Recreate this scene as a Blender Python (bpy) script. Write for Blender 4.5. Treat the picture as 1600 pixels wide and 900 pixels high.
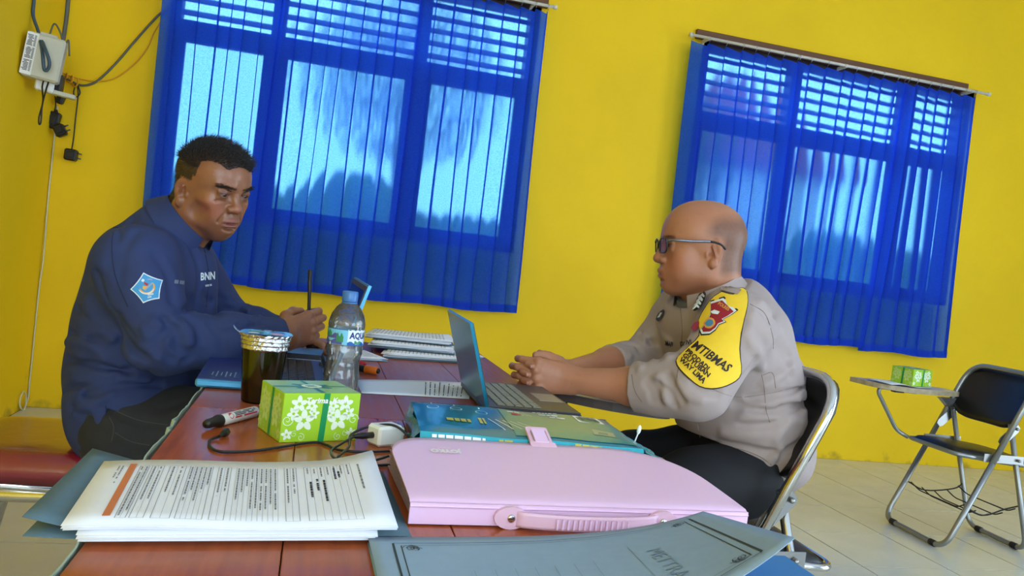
import bpy, bmesh, math, random
import numpy as np
from mathutils import Vector, Matrix
random.seed(7); np.random.seed(7)
for o in list(bpy.data.objects): bpy.data.objects.remove(o)
SC = bpy.context.scene
COL = SC.collection
# ------------------------------------------------------------------ camera
FPX = 1250.0; EYE = 1.02
YAW = math.atan(306.6/FPX); PITCH = -math.atan(38/FPX); ROLL = math.atan(0.119)
_F = np.array([math.sin(YAW)*math.cos(PITCH), math.cos(YAW)*math.cos(PITCH), math.sin(PITCH)])
_R = np.array([math.cos(YAW), -math.sin(YAW), 0.0]); _U = np.cross(_R, _F)
_EX = math.cos(ROLL)*_R + math.sin(ROLL)*_U; _EU = -math.sin(ROLL)*_R + math.cos(ROLL)*_U
CAM = np.array([0, 0, EYE])
cd = bpy.data.cameras.new('camera'); cam = bpy.data.objects.new('camera', cd); COL.objects.link(cam)
cd.lens = FPX/1600*36; cd.sensor_width = 36; cd.clip_start = 0.05
cam.matrix_world = Matrix(((_EX[0], _EU[0], -_F[0], 0), (_EX[1], _EU[1], -_F[1], 0), (_EX[2], _EU[2], -_F[2], EYE), (0, 0, 0, 1)))
SC.camera = cam
# survey helpers: a sight line met with a plane at a known distance / height
def ray(x, y): return _F + _EX*((x-800)/FPX) - _EU*((y-450)/FPX)
def at_y(x, y, Y): d = ray(x, y); return CAM + d*(Y/d[1])
def at_z(x, y, z): d = ray(x, y); return CAM + d*((z-EYE)/d[2])
# ------------------------------------------------------------------ light
w = bpy.data.worlds.new('daylight'); SC.world = w; w.use_nodes = True
bg = w.node_tree.nodes['Background']; bg.inputs[0].default_value = (0.72, 0.87, 1.0, 1); bg.inputs[1].default_value = 5.0
def area(name, loc, rot, sx, sy, power, col):
    l = bpy.data.lights.new(name, 'AREA'); l.shape = 'RECTANGLE'; l.size = sx; l.size_y = sy; l.energy = power; l.color = col
    o = bpy.data.objects.new(name, l); COL.objects.link(o); o.location = loc; o.rotation_euler = rot; return o
# daylight entering by the rear openings behind the camera
area('daylight_rear_left', (-0.1, -2.66, 1.6), (math.radians(74), 0, 0), 2.2, 1.9, 27, (0.68, 0.85, 1.0))
area('daylight_rear_right', (3.2, -2.66, 1.6), (math.radians(74), 0, 0), 2.2, 1.9, 22, (0.70, 0.87, 1.0))
area('added_side_daylight', (5.66, 0.2, 1.15), (0, math.radians(90), 0), 2.2, 2.6, 30, (0.68, 0.85, 1.0))  # side lamp added to brighten left wall, faces and low back wall
vs = SC.view_settings
vs.view_transform = 'Standard'; vs.look = 'None'; vs.exposure = 0.08; vs.gamma = 1.0; vs.use_curve_mapping = False
# ------------------------------------------------------------------ materials
def lin(c): return tuple(((v/255)/12.92 if v/255 <= 0.04045 else ((v/255+0.055)/1.055)**2.4) for v in c)
MATS = {}
def mat(name, rgb, rough=0.5, metal=0.0, spec=0.5, var=0.0, vscale=20.0, vstretch=(1, 1, 1), bump=0.0, bscale=60.0, coat=0.0, trans=0.0, ior=1.45, sss=0.0, attr=None, rvar=0.0):
    """principled material; var mixes in a darker/lighter noise tone, bump adds fine relief"""
    m = bpy.data.materials.new(name); m.use_nodes = True; nt = m.node_tree; N = nt.nodes; L = nt.links
    b = N['Principled BSDF']; c = lin(rgb)
    b.inputs['Base Color'].default_value = (*c, 1); b.inputs['Roughness'].default_value = rough; b.inputs['Metallic'].default_value = metal
    b.inputs['Specular IOR Level'].default_value = spec; b.inputs['Coat Weight'].default_value = coat; b.inputs['Coat Roughness'].default_value = 0.12
    b.inputs['Transmission Weight'].default_value = trans; b.inputs['IOR'].default_value = ior
    if sss: b.inputs['Subsurface Weight'].default_value = sss; b.inputs['Subsurface Radius'].default_value = (0.012, 0.005, 0.003); b.inputs['Subsurface Scale'].default_value = 0.4
    tc = N.new('ShaderNodeTexCoord')
    mp = N.new('ShaderNodeMapping'); mp.inputs['Scale'].default_value = vstretch; L.new(tc.outputs['Object'], mp.inputs[0])
    src = None
    if attr:
        a = N.new('ShaderNodeAttribute'); a.attribute_name = attr; src = a.outputs['Color']
    if var or rvar:
        n = N.new('ShaderNodeTexNoise'); n.inputs['Scale'].default_value = vscale; n.inputs['Detail'].default_value = 5; L.new(mp.outputs[0], n.inputs[0])
        if var:
            mr = N.new('ShaderNodeMapRange'); mr.inputs[1].default_value = 0.3; mr.inputs[2].default_value = 0.7; mr.inputs[3].default_value = 1-var; mr.inputs[4].default_value = 1+var
            L.new(n.outputs[0], mr.inputs[0])
            mx = N.new('ShaderNodeMix'); mx.data_type = 'RGBA'; mx.blend_type = 'MULTIPLY'; mx.inputs[0].default_value = 1
            if src: L.new(src, mx.inputs[6])
            else: mx.inputs[6].default_value = (*c, 1)
            L.new(mr.outputs[0], mx.inputs[7]); src = mx.outputs[2]
        if rvar:
            m2 = N.new('ShaderNodeMapRange'); m2.inputs[1].default_value = 0.3; m2.inputs[2].default_value = 0.7; m2.inputs[3].default_value = max(0.02, rough-rvar); m2.inputs[4].default_value = rough+rvar
            L.new(n.outputs[0], m2.inputs[0]); L.new(m2.outputs[0], b.inputs['Roughness'])
    if src: L.new(src, b.inputs['Base Color'])
    if bump:
        n2 = N.new('ShaderNodeTexNoise'); n2.inputs['Scale'].default_value = bscale; n2.inputs['Detail'].default_value = 4; L.new(mp.outputs[0], n2.inputs[0])
        bp = N.new('ShaderNodeBump'); bp.inputs['Strength'].default_value = bump; bp.inputs['Distance'].default_value = 0.003
        L.new(n2.outputs[0], bp.inputs['Height']); L.new(bp.outputs[0], b.inputs['Normal'])
    MATS[name] = m; return m
# ------------------------------------------------------------------ mesh builder
def npv(*a): return np.array(a, float)
def unit(v): v = np.asarray(v, float); return v/max(1e-12, np.linalg.norm(v))
def frame(d):
    d = unit(d); a = npv(0, 0, 1) if abs(d[2]) < 0.9 else npv(1, 0, 0)
    u = unit(np.cross(a, d)); return u, np.cross(d, u), d
def catmull(pts, n=8):
    P = [np.asarray(p, float) for p in pts]; P = [2*P[0]-P[1]]+P+[2*P[-1]-P[-2]]; out = []
    for i in range(1, len(P)-2):
        for k in range(n):
            t = k/n; a, b, c, d = P[i-1:i+3]
            out.append(0.5*((2*b)+(-a+c)*t+(2*a-5*b+4*c-d)*t*t+(-a+3*b-3*c+d)*t**3))
    out.append(P[-2]); return out
def bend(pts, r, n=5):
    """polyline with rounded corners"""
    P = [np.asarray(p, float) for p in pts]; out = [P[0]]
    for i in range(1, len(P)-1):
        a, b, c = P[i-1], P[i], P[i+1]; l1 = np.linalg.norm(a-b); l2 = np.linalg.norm(c-b); q = min(r, l1*.49, l2*.49)
        s = b+(a-b)/l1*q; e = b+(c-b)/l2*q
        for k in range(n+1):
            t = k/n; out.append((1-t)**2*s+2*t*(1-t)*b+t*t*e)
    out.append(P[-1]); return out
class MB:
    def __init__(s): s.v = []; s.f = []; s.sm = []
    def add(s, verts, faces, smooth=False):
        o = len(s.v); s.v += [tuple(map(float, p)) for p in verts]; s.f += [tuple(i+o for i in f) for f in faces]; s.sm += [smooth]*len(faces); return s
    def box(s, c, size, R=None, bev=0.0):
        """box centred at c; bev chamfers all edges"""
        c = np.asarray(c, float); h = np.asarray(size, float)/2; R = np.eye(3) if R is None else np.asarray(R, float)
        if not bev:
            V = [(x, y, z) for x in (-1, 1) for y in (-1, 1) for z in (-1, 1)]
            return s.add([c+R@(np.array(p)*h) for p in V], [(0, 1, 3, 2), (4, 6, 7, 5), (0, 4, 5, 1), (2, 3, 7, 6), (0, 2, 6, 4), (1, 5, 7, 3)])
        b = min(bev, *(h*0.99)); V = []; idx = {}
        for ax in range(3):
            for sg in (-1, 1):
                o = [i for i in range(3) if i != ax]
                for a in (-1, 1):
                    for d in (-1, 1):
                        p = np.zeros(3); p[ax] = sg*h[ax]; p[o[0]] = a*(h[o[0]]-b); p[o[1]] = d*(h[o[1]]-b)
                        k = [0, 0, 0]; k[ax] = sg; k[o[0]] = a; k[o[1]] = d; idx[(ax, tuple(k))] = len(V); V.append(p)
        Fc = []
        for ax in range(3):
            o = [i for i in range(3) if i != ax]
            for sg in (-1, 1):
                q = []
                for a, d in ((-1, -1), (1, -1), (1, 1), (-1, 1)):
                    k = [0, 0, 0]; k[ax] = sg; k[o[0]] = a; k[o[1]] = d; q.append(idx[(ax, tuple(k))])
                Fc.append(q)
        for e in range(3):
            o = [i for i in range(3) if i != e]
            for a in (-1, 1):
                for d in (-1, 1):
                    k0 = [0, 0, 0]; k0[e] = -1; k0[o[0]] = a; k0[o[1]] = d; k1 = list(k0); k1[e] = 1
                    Fc.append([idx[(o[0], tuple(k0))], idx[(o[0], tuple(k1))], idx[(o[1], tuple(k1))], idx[(o[1], tuple(k0))]])
        for x in (-1, 1):
            for y in (-1, 1):
                for z in (-1, 1): Fc.append([idx[(a, (x, y, z))] for a in range(3)])
        out = []
        for q in Fc:
            P = [V[i] for i in q]; n = np.cross(P[1]-P[0], P[2]-P[0])
            out.append(tuple(q) if n@sum(P) > 0 else tuple(q[::-1]))
        return s.add([c+R@p for p in V], out)
    def tube(s, path, r, n=8, cap=True, flat=None):
        """swept tube; r scalar or per-point list; flat=(a,b) section half axes"""
        P = [np.asarray(p, float) for p in path]; m = len(P); r = [r]*m if np.isscalar(r) else r
        T = [unit(P[min(i+1, m-1)]-P[max(i-1, 0)]) for i in range(m)]
        u, v, _ = frame(T[0]); V = []
        for i in range(m):
            u = unit(u-T[i]*(u@T[i])); v = np.cross(T[i], u)
            for k in range(n):
                a = 2*math.pi*k/n
                V.append(P[i]+(u*math.cos(a)+v*math.sin(a))*r[i])
        Fc = [(i*n+k, i*n+(k+1) % n, (i+1)*n+(k+1) % n, (i+1)*n+k) for i in range(m-1) for k in range(n)]
        o = len(s.v); s.add(V, Fc, True)
        if cap:
            s.f += [tuple(o+k for k in reversed(range(n))), tuple(o+(m-1)*n+k for k in range(n))]; s.sm += [False]*2
        return s
    def lathe(s, c, prof, n=32, axis=(0, 0, 1), smooth=True, closed=False):
        """prof = [(radius, height)...] about axis from c"""
        u, v, d = frame(axis); c = np.asarray(c, float); V = []; m = len(prof)
        for (r, h) in prof:
            for k in range(n):
                a = 2*math.pi*k/n; V.append(c+d*h+(u*math.cos(a)+v*math.sin(a))*r)
        Fc = [(i*n+k, i*n+(k+1) % n, (i+1)*n+(k+1) % n, (i+1)*n+k) for i in range(m-1) for k in range(n)]
        if closed: Fc += [tuple(reversed(range(n))), tuple((m-1)*n+k for k in range(n))]
        return s.add(V, Fc, smooth)
    def prism(s, poly, a, b, fn=None):
        """poly [(u,v)] extruded between heights a and b; fn maps (u,v,h) to world"""
        fn = fn or (lambda u, v, h: (u, v, h)); n = len(poly)
        V = [fn(u, v, a) for u, v in poly]+[fn(u, v, b) for u, v in poly]
        return s.add(V, [tuple(reversed(range(n))), tuple(range(n, 2*n))]+[(i, (i+1) % n, n+(i+1) % n, n+i) for i in range(n)])
    def grid(s, fn, nu, nv, th=0.0, smooth=True, nrm=None):
        """surface fn(u,v) u,v in 0..1; th gives it thickness along nrm"""
        V = [np.asarray(fn(i/nu, j/nv), float) for j in range(nv+1) for i in range(nu+1)]; w = nu+1
        Fc = [(j*w+i, j*w+i+1, (j+1)*w+i+1, (j+1)*w+i) for j in range(nv) for i in range(nu)]
        if not th: return s.add(V, Fc, smooth)
        nn = np.asarray(nrm, float)*th; k = len(V); V2 = V+[p-nn for p in V]
        F2 = Fc+[tuple(i+k for i in reversed(q)) for q in Fc]
        rim = [i for i in range(w)]+[j*w+nu for j in range(1, nv+1)]+[nv*w+i for i in reversed(range(nu))]+[j*w for j in reversed(range(1, nv))]
        F2 += [(rim[(i+1) % len(rim)], rim[i], rim[i]+k, rim[(i+1) % len(rim)]+k) for i in range(len(rim))]
        return s.add(V2, F2, smooth)
    def mesh(s, name):
        me = bpy.data.meshes.new(name); me.from_pydata(s.v, [], s.f); me.polygons.foreach_set('use_smooth', s.sm); me.update(); return me
    def build(s, name, m, parent=None, label=None):
        me = s.mesh(name); me.materials.append(MATS[m] if isinstance(m, str) else m)
        return link(name, me, parent, label)
def link(name, me, parent=None, label=None):
    o = bpy.data.objects.new(name, me); COL.objects.link(o)
    if parent: setpar(o, parent)
    if label: o['label'] = label
    return o
def world_loc(o):
    p = Vector((0, 0, 0))
    M = Matrix.Identity(4)
    ch = []
    while o: ch.append(o); o = o.parent
    for q in reversed(ch): M = M @ q.matrix_parent_inverse @ q.matrix_basis
    return M
def setpar(o, parent):
    o.parent = parent; o.matrix_parent_inverse = world_loc(parent).inverted()
def tag(o, label, cat, group=None, kind=None):
    if label: o['label'] = label
    if cat: o['category'] = cat
    if group: o['group'] = group
    if kind: o['kind'] = kind
    return o
def thing(name, label, cat, loc, group=None):
    o = bpy.data.objects.new(name, None); COL.objects.link(o); o.location = [float(v) for v in loc]; o.empty_display_size = 0.05
    return tag(o, label, cat, group)
def struct(o): o['kind'] = 'structure'; return o
# lettering: outline of a text set on any surface given by fn(u,v) -> world
def text_mb(txt, h, fn, align='CENTER', bold=0.0, res=2, mb=None, sx=1.0):
    cu = bpy.data.curves.new('lettering', 'FONT'); cu.body = txt; cu.size = h; cu.align_x = align; cu.align_y = 'CENTER'; cu.resolution_u = res; cu.offset = bold
    ob = bpy.data.objects.new('lettering', cu); COL.objects.link(ob)
    dg = bpy.context.evaluated_depsgraph_get(); ev = ob.evaluated_get(dg); me = ev.to_mesh()
    mb = mb or MB(); V = [fn(v.co.x*sx, v.co.y) for v in me.vertices]; Fc = [tuple(p.vertices) for p in me.polygons]
    ev.to_mesh_clear(); bpy.data.objects.remove(ob); bpy.data.curves.remove(cu)
    return mb.add(V, Fc)
def plane_fn(c, x, y, n, off=0.0004):
    c = np.asarray(c, float); x = np.asarray(x, float); y = np.asarray(y, float); n = np.asarray(n, float)
    return lambda u, v: c+x*u+y*v+n*off
# ================================================================== setting
XL, XR, YB, YF, ZC = -1.36, 5.7, 4.52, -2.7, 3.35
def at_x(x, y, X): d = ray(x, y); return CAM + d*(X/d[0])
mat('wall_paint', (236, 194, 14), 0.65, spec=.3, var=0.05, vscale=1.6, bump=0.08, bscale=35)
mat('pale_paint', (206, 216, 236), .7)  # cool pale tone given to the unseen walls to cut yellow bounce
mat('ceiling_paint', (220, 228, 244), 0.8)
mat('tile', (204, 203, 190), 0.16, var=0.05, vscale=5, spec=0.6)
mat('grout', (62, 58, 46), 0.9, spec=.1)
mat('window_wood', (58, 38, 30), 0.45, var=0.1)
mat('fascia_wood', (104, 66, 38), 0.5, var=0.15, vscale=9, vstretch=(1, 8, 8))
mat('louvre_wood', (70, 60, 60), 0.5)
mat('rod_white', (205, 200, 190), 0.35)
mat('hook_metal', (190, 190, 190), 0.3, metal=1)
mat('outside_wall', (214, 208, 205), 0.8, var=0.05)
mat('outside_roof', (150, 80, 60), 0.7)
mat('outside_ground', (120, 125, 90), 0.9, var=0.2)
mat('leaf', (70, 110, 45), 0.6, var=0.3, vscale=3)
mat('bark', (80, 65, 50), 0.9)
def wall_dirt():
    m = MATS['wall_paint']; N = m.node_tree.nodes; L = m.node_tree.links; b = N['Principled BSDF']
    src = b.inputs['Base Color'].links[0].from_socket
    g = N.new('ShaderNodeNewGeometry'); sp = N.new('ShaderNodeSeparateXYZ'); L.new(g.outputs['Position'], sp.inputs[0])
    n = N.new('ShaderNodeTexNoise'); n.inputs['Scale'].default_value = 7; n.inputs['Detail'].default_value = 6; L.new(g.outputs['Position'], n.inputs[0])
    a = N.new('ShaderNodeMapRange'); a.inputs[1].default_value = 0.10; a.inputs[2].default_value = 0.0; a.inputs[3].default_value = 0; a.inputs[4].default_value = 0.28; L.new(sp.outputs[2], a.inputs[0])
    ad = N.new('ShaderNodeMath'); ad.operation = 'ADD'; L.new(a.outputs[0], ad.inputs[0]); L.new(n.outputs[0], ad.inputs[1])
    r = N.new('ShaderNodeMapRange'); r.inputs[1].default_value = 0.74; r.inputs[2].default_value = 0.9; r.inputs[4].default_value = 0.6; L.new(ad.outputs[0], r.inputs[0])
    mx = N.new('ShaderNodeMix'); mx.data_type = 'RGBA'; L.new(r.outputs[0], mx.inputs[0]); L.new(src, mx.inputs[6]); mx.inputs[7].default_value = (*lin((120, 100, 40)), 1)
    L.new(mx.outputs[2], b.inputs['Base Color'])
wall_dirt()
def glass_mat(name, rgb, rough=0.02, fac=0.85):
    m = bpy.data.materials.new(name); m.use_nodes = True; N = m.node_tree.nodes; L = m.node_tree.links; out = N['Material Output']
    t = N.new('ShaderNodeBsdfTransparent'); t.inputs[0].default_value = (*rgb, 1)
    g = N.new('ShaderNodeBsdfGlossy'); g.inputs['Roughness'].default_value = rough
    fr = N.new('ShaderNodeFresnel'); fr.inputs[0].default_value = 1.45
    mx = N.new('ShaderNodeMixShader'); L.new(fr.outputs[0], mx.inputs[0]); L.new(t.outputs[0], mx.inputs[1]); L.new(g.outputs[0], mx.inputs[2]); L.new(mx.outputs[0], out.inputs[0])
    MATS[name] = m; return m
glass_mat('pane_glass', (0.9, 0.95, 0.95))
def curtain_mat(name, seed=0.0):
    m = bpy.data.materials.new(name); m.use_nodes = True; N = m.node_tree.nodes; L = m.node_tree.links; out = N['Material Output']
    N.remove(N['Principled BSDF'])
    tc = N.new('ShaderNodeTexCoord'); mp = N.new('ShaderNodeMapping'); mp.inputs['Scale'].default_value = (1, 0.2, 1); L.new(tc.outputs['Object'], mp.inputs[0])
    n = N.new('ShaderNodeTexNoise'); n.inputs['Scale'].default_value = 160; n.inputs['Detail'].default_value = 3; L.new(mp.outputs[0], n.inputs[0])
    d = N.new('ShaderNodeBsdfDiffuse'); d.inputs[0].default_value = (*lin((46, 78, 226)), 1)
    t = N.new('ShaderNodeBsdfTranslucent'); t.inputs[0].default_value = (*lin((26, 96, 240)), 1)
    s = N.new('ShaderNodeBsdfRefraction'); s.distribution = 'BECKMANN'; s.inputs['Color'].default_value = (0.28, 0.72, 1.0, 1); s.inputs['Roughness'].default_value = 0.36; s.inputs['IOR'].default_value = 1.10
    a = N.new('ShaderNodeMixShader'); a.inputs[0].default_value = 0.5; L.new(d.outputs[0], a.inputs[1]); L.new(t.outputs[0], a.inputs[2])
    r = N.new('ShaderNodeMapRange'); r.inputs[1].default_value = 0.35; r.inputs[2].default_value = 0.65; r.inputs[3].default_value = 0.22; r.inputs[4].default_value = 0.33; L.new(n.outputs[0], r.inputs[0])
    b = N.new('ShaderNodeMixShader'); L.new(r.outputs[0], b.inputs[0]); L.new(a.outputs[0], b.inputs[1]); L.new(s.outputs[0], b.inputs[2]); L.new(b.outputs[0], out.inputs[0])
    MATS[name] = m; return m
curtain_mat('curtain_cloth')

# floor: grout bed, single tiles where they can be told apart, the rest joined behind the camera
fl = struct(MB().box(((XL+XR)/2, (YB+YF)/2, -0.0525), (XR-XL+.4, YB-YF+.4, 0.10)).build('floor', 'grout'))
def tile_mesh(sx, sy):
    return MB().box((0, 0, 0), (sx-0.006, sy-0.006, 0.012)).mesh('tile')
tm = {}
YJ = [YB, YB-0.25]+[YB-0.25-0.4*k for k in range(1, 10)]
XJ = [XL]+[x for x in (XL+0.36+0.4*k for k in range(18)) if x < XR-.05]+[XR]
for j in range(len(YJ)-1):
    for i in range(len(XJ)-1):
        sx, sy = XJ[i+1]-XJ[i], YJ[j]-YJ[j+1]; k = (round(sx, 3), round(sy, 3))
        if k not in tm: tm[k] = tile_mesh(sx, sy); tm[k].materials.append(MATS['tile'])
        t = link('tile', tm[k], fl); t.location = ((XJ[i]+XJ[i+1])/2, (YJ[j]+YJ[j+1])/2, -0.006+random.uniform(-.0004, 0))
rb = MB(); yy = YJ[-1]
while yy > YF+.05:
    y2 = max(YF, yy-0.4)
    for i in range(len(XJ)-1): rb.box(((XJ[i]+XJ[i+1])/2, (yy+y2)/2, -0.006), (XJ[i+1]-XJ[i]-.004, yy-y2-.004, 0.012))
    yy = y2
o = rb.build('rear_tiles', 'tile', fl); o['kind'] = 'stuff'
# window openings (x0, x1, z0, z1)
W1 = (-0.88, 1.09, 1.08, 2.52); W2 = (2.12, 4.11, 1.08, 2.52)
wb = MB(); T = 0.14; yc = YB+T/2
def wseg(x0, x1, z0, z1): wb.box(((x0+x1)/2, yc, (z0+z1)/2), (x1-x0, T, z1-z0))
wseg(XL-T, W1[0], 0, ZC); wseg(W1[1], W2[0], 0, ZC); wseg(W2[1], XR+T, 0, ZC)
for q in (W1, W2): wseg(q[0], q[1], 0, q[2]); wseg(q[0], q[1], q[3], ZC)
struct(wb.build('wall_back', 'wall_paint'))
struct(MB().box((XL-T/2, (YB+YF)/2, ZC/2), (T, YB-YF, ZC)).build('wall_left', 'wall_paint'))
rw = MB()
for y0, y1, z0, z1 in ((YF, -1.15, 0, ZC), (1.55, YB, 0, ZC), (-1.15, 1.55, 2.3, ZC)): rw.box((XR+T/2, (y0+y1)/2, (z0+z1)/2), (T, y1-y0, z1-z0))  # gap left for the added side lamp
struct(rw.build('wall_right', 'pale_paint'))
fb = MB(); yf = YF-T/2
for x0, x1, z0, z1 in ((XL-T, -1.25, 0, ZC), (1.05, 2.05, 0, ZC), (4.35, XR+T, 0, ZC), (-1.25, 1.05, 0, .7), (-1.25, 1.05, 2.75, ZC), (2.05, 4.35, 0, .7), (2.05, 4.35, 2.75, ZC)):
    fb.box(((x0+x1)/2, yf, (z0+z1)/2), (x1-x0, T, z1-z0))
struct(fb.build('wall_front', 'pale_paint'))
struct(MB().box(((XL+XR)/2, (YB+YF)/2, ZC+.05), (XR-XL+.3, YB-YF+.3, .1)).build('ceiling', 'ceiling_paint'))

def window(name, q, mul):
    x0, x1, z0, z1 = q; yw = YB+0.07
    root = bpy.data.objects.new(name, None); COL.objects.link(root); root.location = ((x0+x1)/2, yw, z0); struct(root)
    b = MB(); t = 0.05
    b.box(((x0+x1)/2, yw, z0+t/2), (x1-x0, .10, t)); b.box(((x0+x1)/2, yw, z1-t/2), (x1-x0, .10, t))
    b.box((x0+t/2, yw, (z0+z1)/2), (t, .10, z1-z0)); b.box((x1-t/2, yw, (z0+z1)/2), (t, .10, z1-z0)); b.build('frame', 'window_wood', root)
    for mx in mul: MB().box((mx, yw, (z0+z1)/2), (0.07, .10, z1-z0-.1)).build('mullion', 'window_wood', root)
    MB().box(((x0+x1)/2, yw, 2.055), (x1-x0-.1, .10, .07)).build('transom', 'window_wood', root)
    xs = [x0+t]+[m for mx in mul for m in (mx-.035, mx+.035)]+[x1-t]
    for i in range(0, len(xs), 2):
        a, c = xs[i], xs[i+1]
        k = 2.14
        while k < z1-t-.02:
            cs, sn = math.cos(.75), math.sin(.75)
            MB().box(((a+c)/2, yw, k), (c-a, .055, .006), R=((1, 0, 0), (0, cs, -sn), (0, sn, cs))).build('louvre_slat', 'louvre_wood', root); k += .072
        s = MB(); zb, zt, e = z0+t, 2.02, .035
        s.box(((a+c)/2, yw, zb+e/2), (c-a, .04, e)); s.box(((a+c)/2, yw, zt-e/2), (c-a, .04, e)); s.box((a+e/2, yw, (zb+zt)/2), (e, .04, zt-zb)); s.box((c-e/2, yw, (zb+zt)/2), (e, .04, zt-zb))
        f = s.build('casement', 'window_wood', root)
        MB().box(((a+c)/2, yw, (zb+zt)/2), (c-a-2*e, .004, zt-zb-2*e)).build('pane', 'pane_glass', f)
    return root
window('window_1', W1, (-0.335, 0.44)); window('window_2', W2, (2.80, 3.64))

# curtains, rods, hooks
YC = 4.42
def curtain(x0, x1, zt, zb, npl, label, group, seed, x0b=None, x1b=None, amp=0.016):
    rnd = random.Random(seed); x0b = x0 if x0b is None else x0b; x1b = x1 if x1b is None else x1b
    root = thing('curtain', label, 'curtain', ((x0+x1)/2, YC, zb), group)
    am = [rnd.uniform(.6, 1.3) for _ in range(npl+1)]; ov = [rnd.uniform(.03, .085) for _ in range(npl+1)]; wd = [rnd.uniform(.75, 1.25) for _ in range(npl)]; wob = rnd.uniform(0, 6)
    ed = np.concatenate([[0], np.cumsum(wd)/sum(wd)]); NK_ = 14
    prof = [(0, 0), (.10, .25), (.24, .46), (.40, .55), (.56, .52), (.72, .36), (.86, .16), (.95, .02), (1.0, -.10), (1.02, -.28), (.985, -.46), (.94, -.50), (.915, -.40), (.955, -.2)]
    def col(i):
        pl, k = divmod(i, NK_)
        if pl >= npl: return 1.0, 0.0, npl
        w, d = prof[k]; w = w if k < 8 else 1+(w-1)*ov[pl]/.085
        return ed[pl]+(ed[pl+1]-ed[pl])*w, d*am[pl], pl
    def fn(u, v):                  # v 0 top .. 1 bottom
        t, d, pl = col(int(round(u*npl*NK_))); w = (u*npl) % 1; sag = 0.018*math.sin(math.pi*w)*(1-v)**6
        a = x0+(x0b-x0)*v; c = x1+(x1b-x1)*v
        x = a+(c-a)*t+.007*math.sin(v*5+t*11+wob)*v
        z = zt-sag-(zt-zb)*v+.006*math.sin(t*9+wob)*v
        y = d*amp*1.5*(.8+.35*v)+.012*v*math.sin(t*7+wob)+.005*math.sin(t*17+wob*2+v*3)
        return (x, YC-y, z)
    b = MB().grid(fn, npl*NK_, 34); b.build('cloth', 'curtain_cloth', root)
    def hem(u, v): p = fn(u, 1-v*0.026); return (p[0], p[1]-.0025, p[2])
    MB().grid(hem, npl*NK_, 2).build('hem', 'curtain_cloth', root)
    for k in range(npl+1):
        p = fn(k/npl, 0); a = npv(p[0], p[1], p[2]+.004); top = npv(p[0], YC-.005, zt+.026)
        MB().tube(catmull([a, a+npv(0, -.008, .006), top+npv(0, -.012, 0), top+npv(0, 0, .012), top+npv(0, .012, 0)], 3), .0018, 5).build('hook', 'hook_metal', root)
    return root
def rod(x0, x1, z, label):
    root = thing('curtain_rod', label, 'curtain rod', ((x0+x1)/2, YC, z-.01), 'curtain rods')
    MB().tube([(x0, YC, z), (x1, YC, z)], .0085, 10).build('rail', 'rod_white', root)
    for x in (x0, x1): MB().lathe((x-.012 if x == x0 else x-.012, YC, z), [(.002, 0), (.0125, .002), (.0125, .022), (.002, .024)], 12, (1, 0, 0)).build('end_cap', 'rod_white', root)
    for x in (x0+.12, (x0+x1)/2, x1-.12): MB().box((x, (YC+YB)/2, z), (.012, YB-YC, .022), bev=.002).build('bracket', 'rod_white', root)
r1 = at_y(868, 8, YC); rl = at_y(1080, 54, YC); rr = at_y(1545, 143, YC)
rod(-0.96, r1[0], 2.485, 'white curtain rod above the three curtains behind the man in navy')
rod(rl[0], rr[0], 2.485, 'white curtain rod above the curtains behind the bald officer')
struct(MB().box((0.1, YB-.012, 2.525), (2.04, .024, .055), bev=.003).build('trim_1', 'fascia_wood'))
struct(MB().box(((rl[0]+rr[0])/2-.01, YB-.012, 2.525), (rr[0]-rl[0]-.16, .024, .055), bev=.003).build('trim_2', 'fascia_wood'))
ZT = 2.455
curtain(-0.905, -0.31, ZT, .745, 7, 'blue curtain hanging behind the head of the man in navy', 'blue window curtains', 1, -0.885, -0.325)
curtain(-0.325, 0.40, ZT, .735, 8, 'middle blue curtain above the water bottle', 'blue window curtains', 2, -0.355, 0.395)
curtain(0.385, 1.10, ZT, .735, 8, 'blue curtain with a straight right edge, between the middle curtain and bare yellow wall', 'blue window curtains', 3, 0.375, 1.125)
curtain(1.99, 2.71, ZT, .74, 7, 'blue curtain right behind the bald head of the officer', 'blue window curtains', 4, 2.0, 2.74)
curtain(2.70, 3.50, ZT, .745, 8, 'blue curtain hanging behind the back and shoulder of the officer', 'blue window curtains', 5, 2.70, 3.42)
curtain(3.47, 4.01, ZT, .735, 6, 'rightmost blue curtain above the green tissue box on the chair', 'blue window curtains', 6, 3.40, 4.07)

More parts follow.
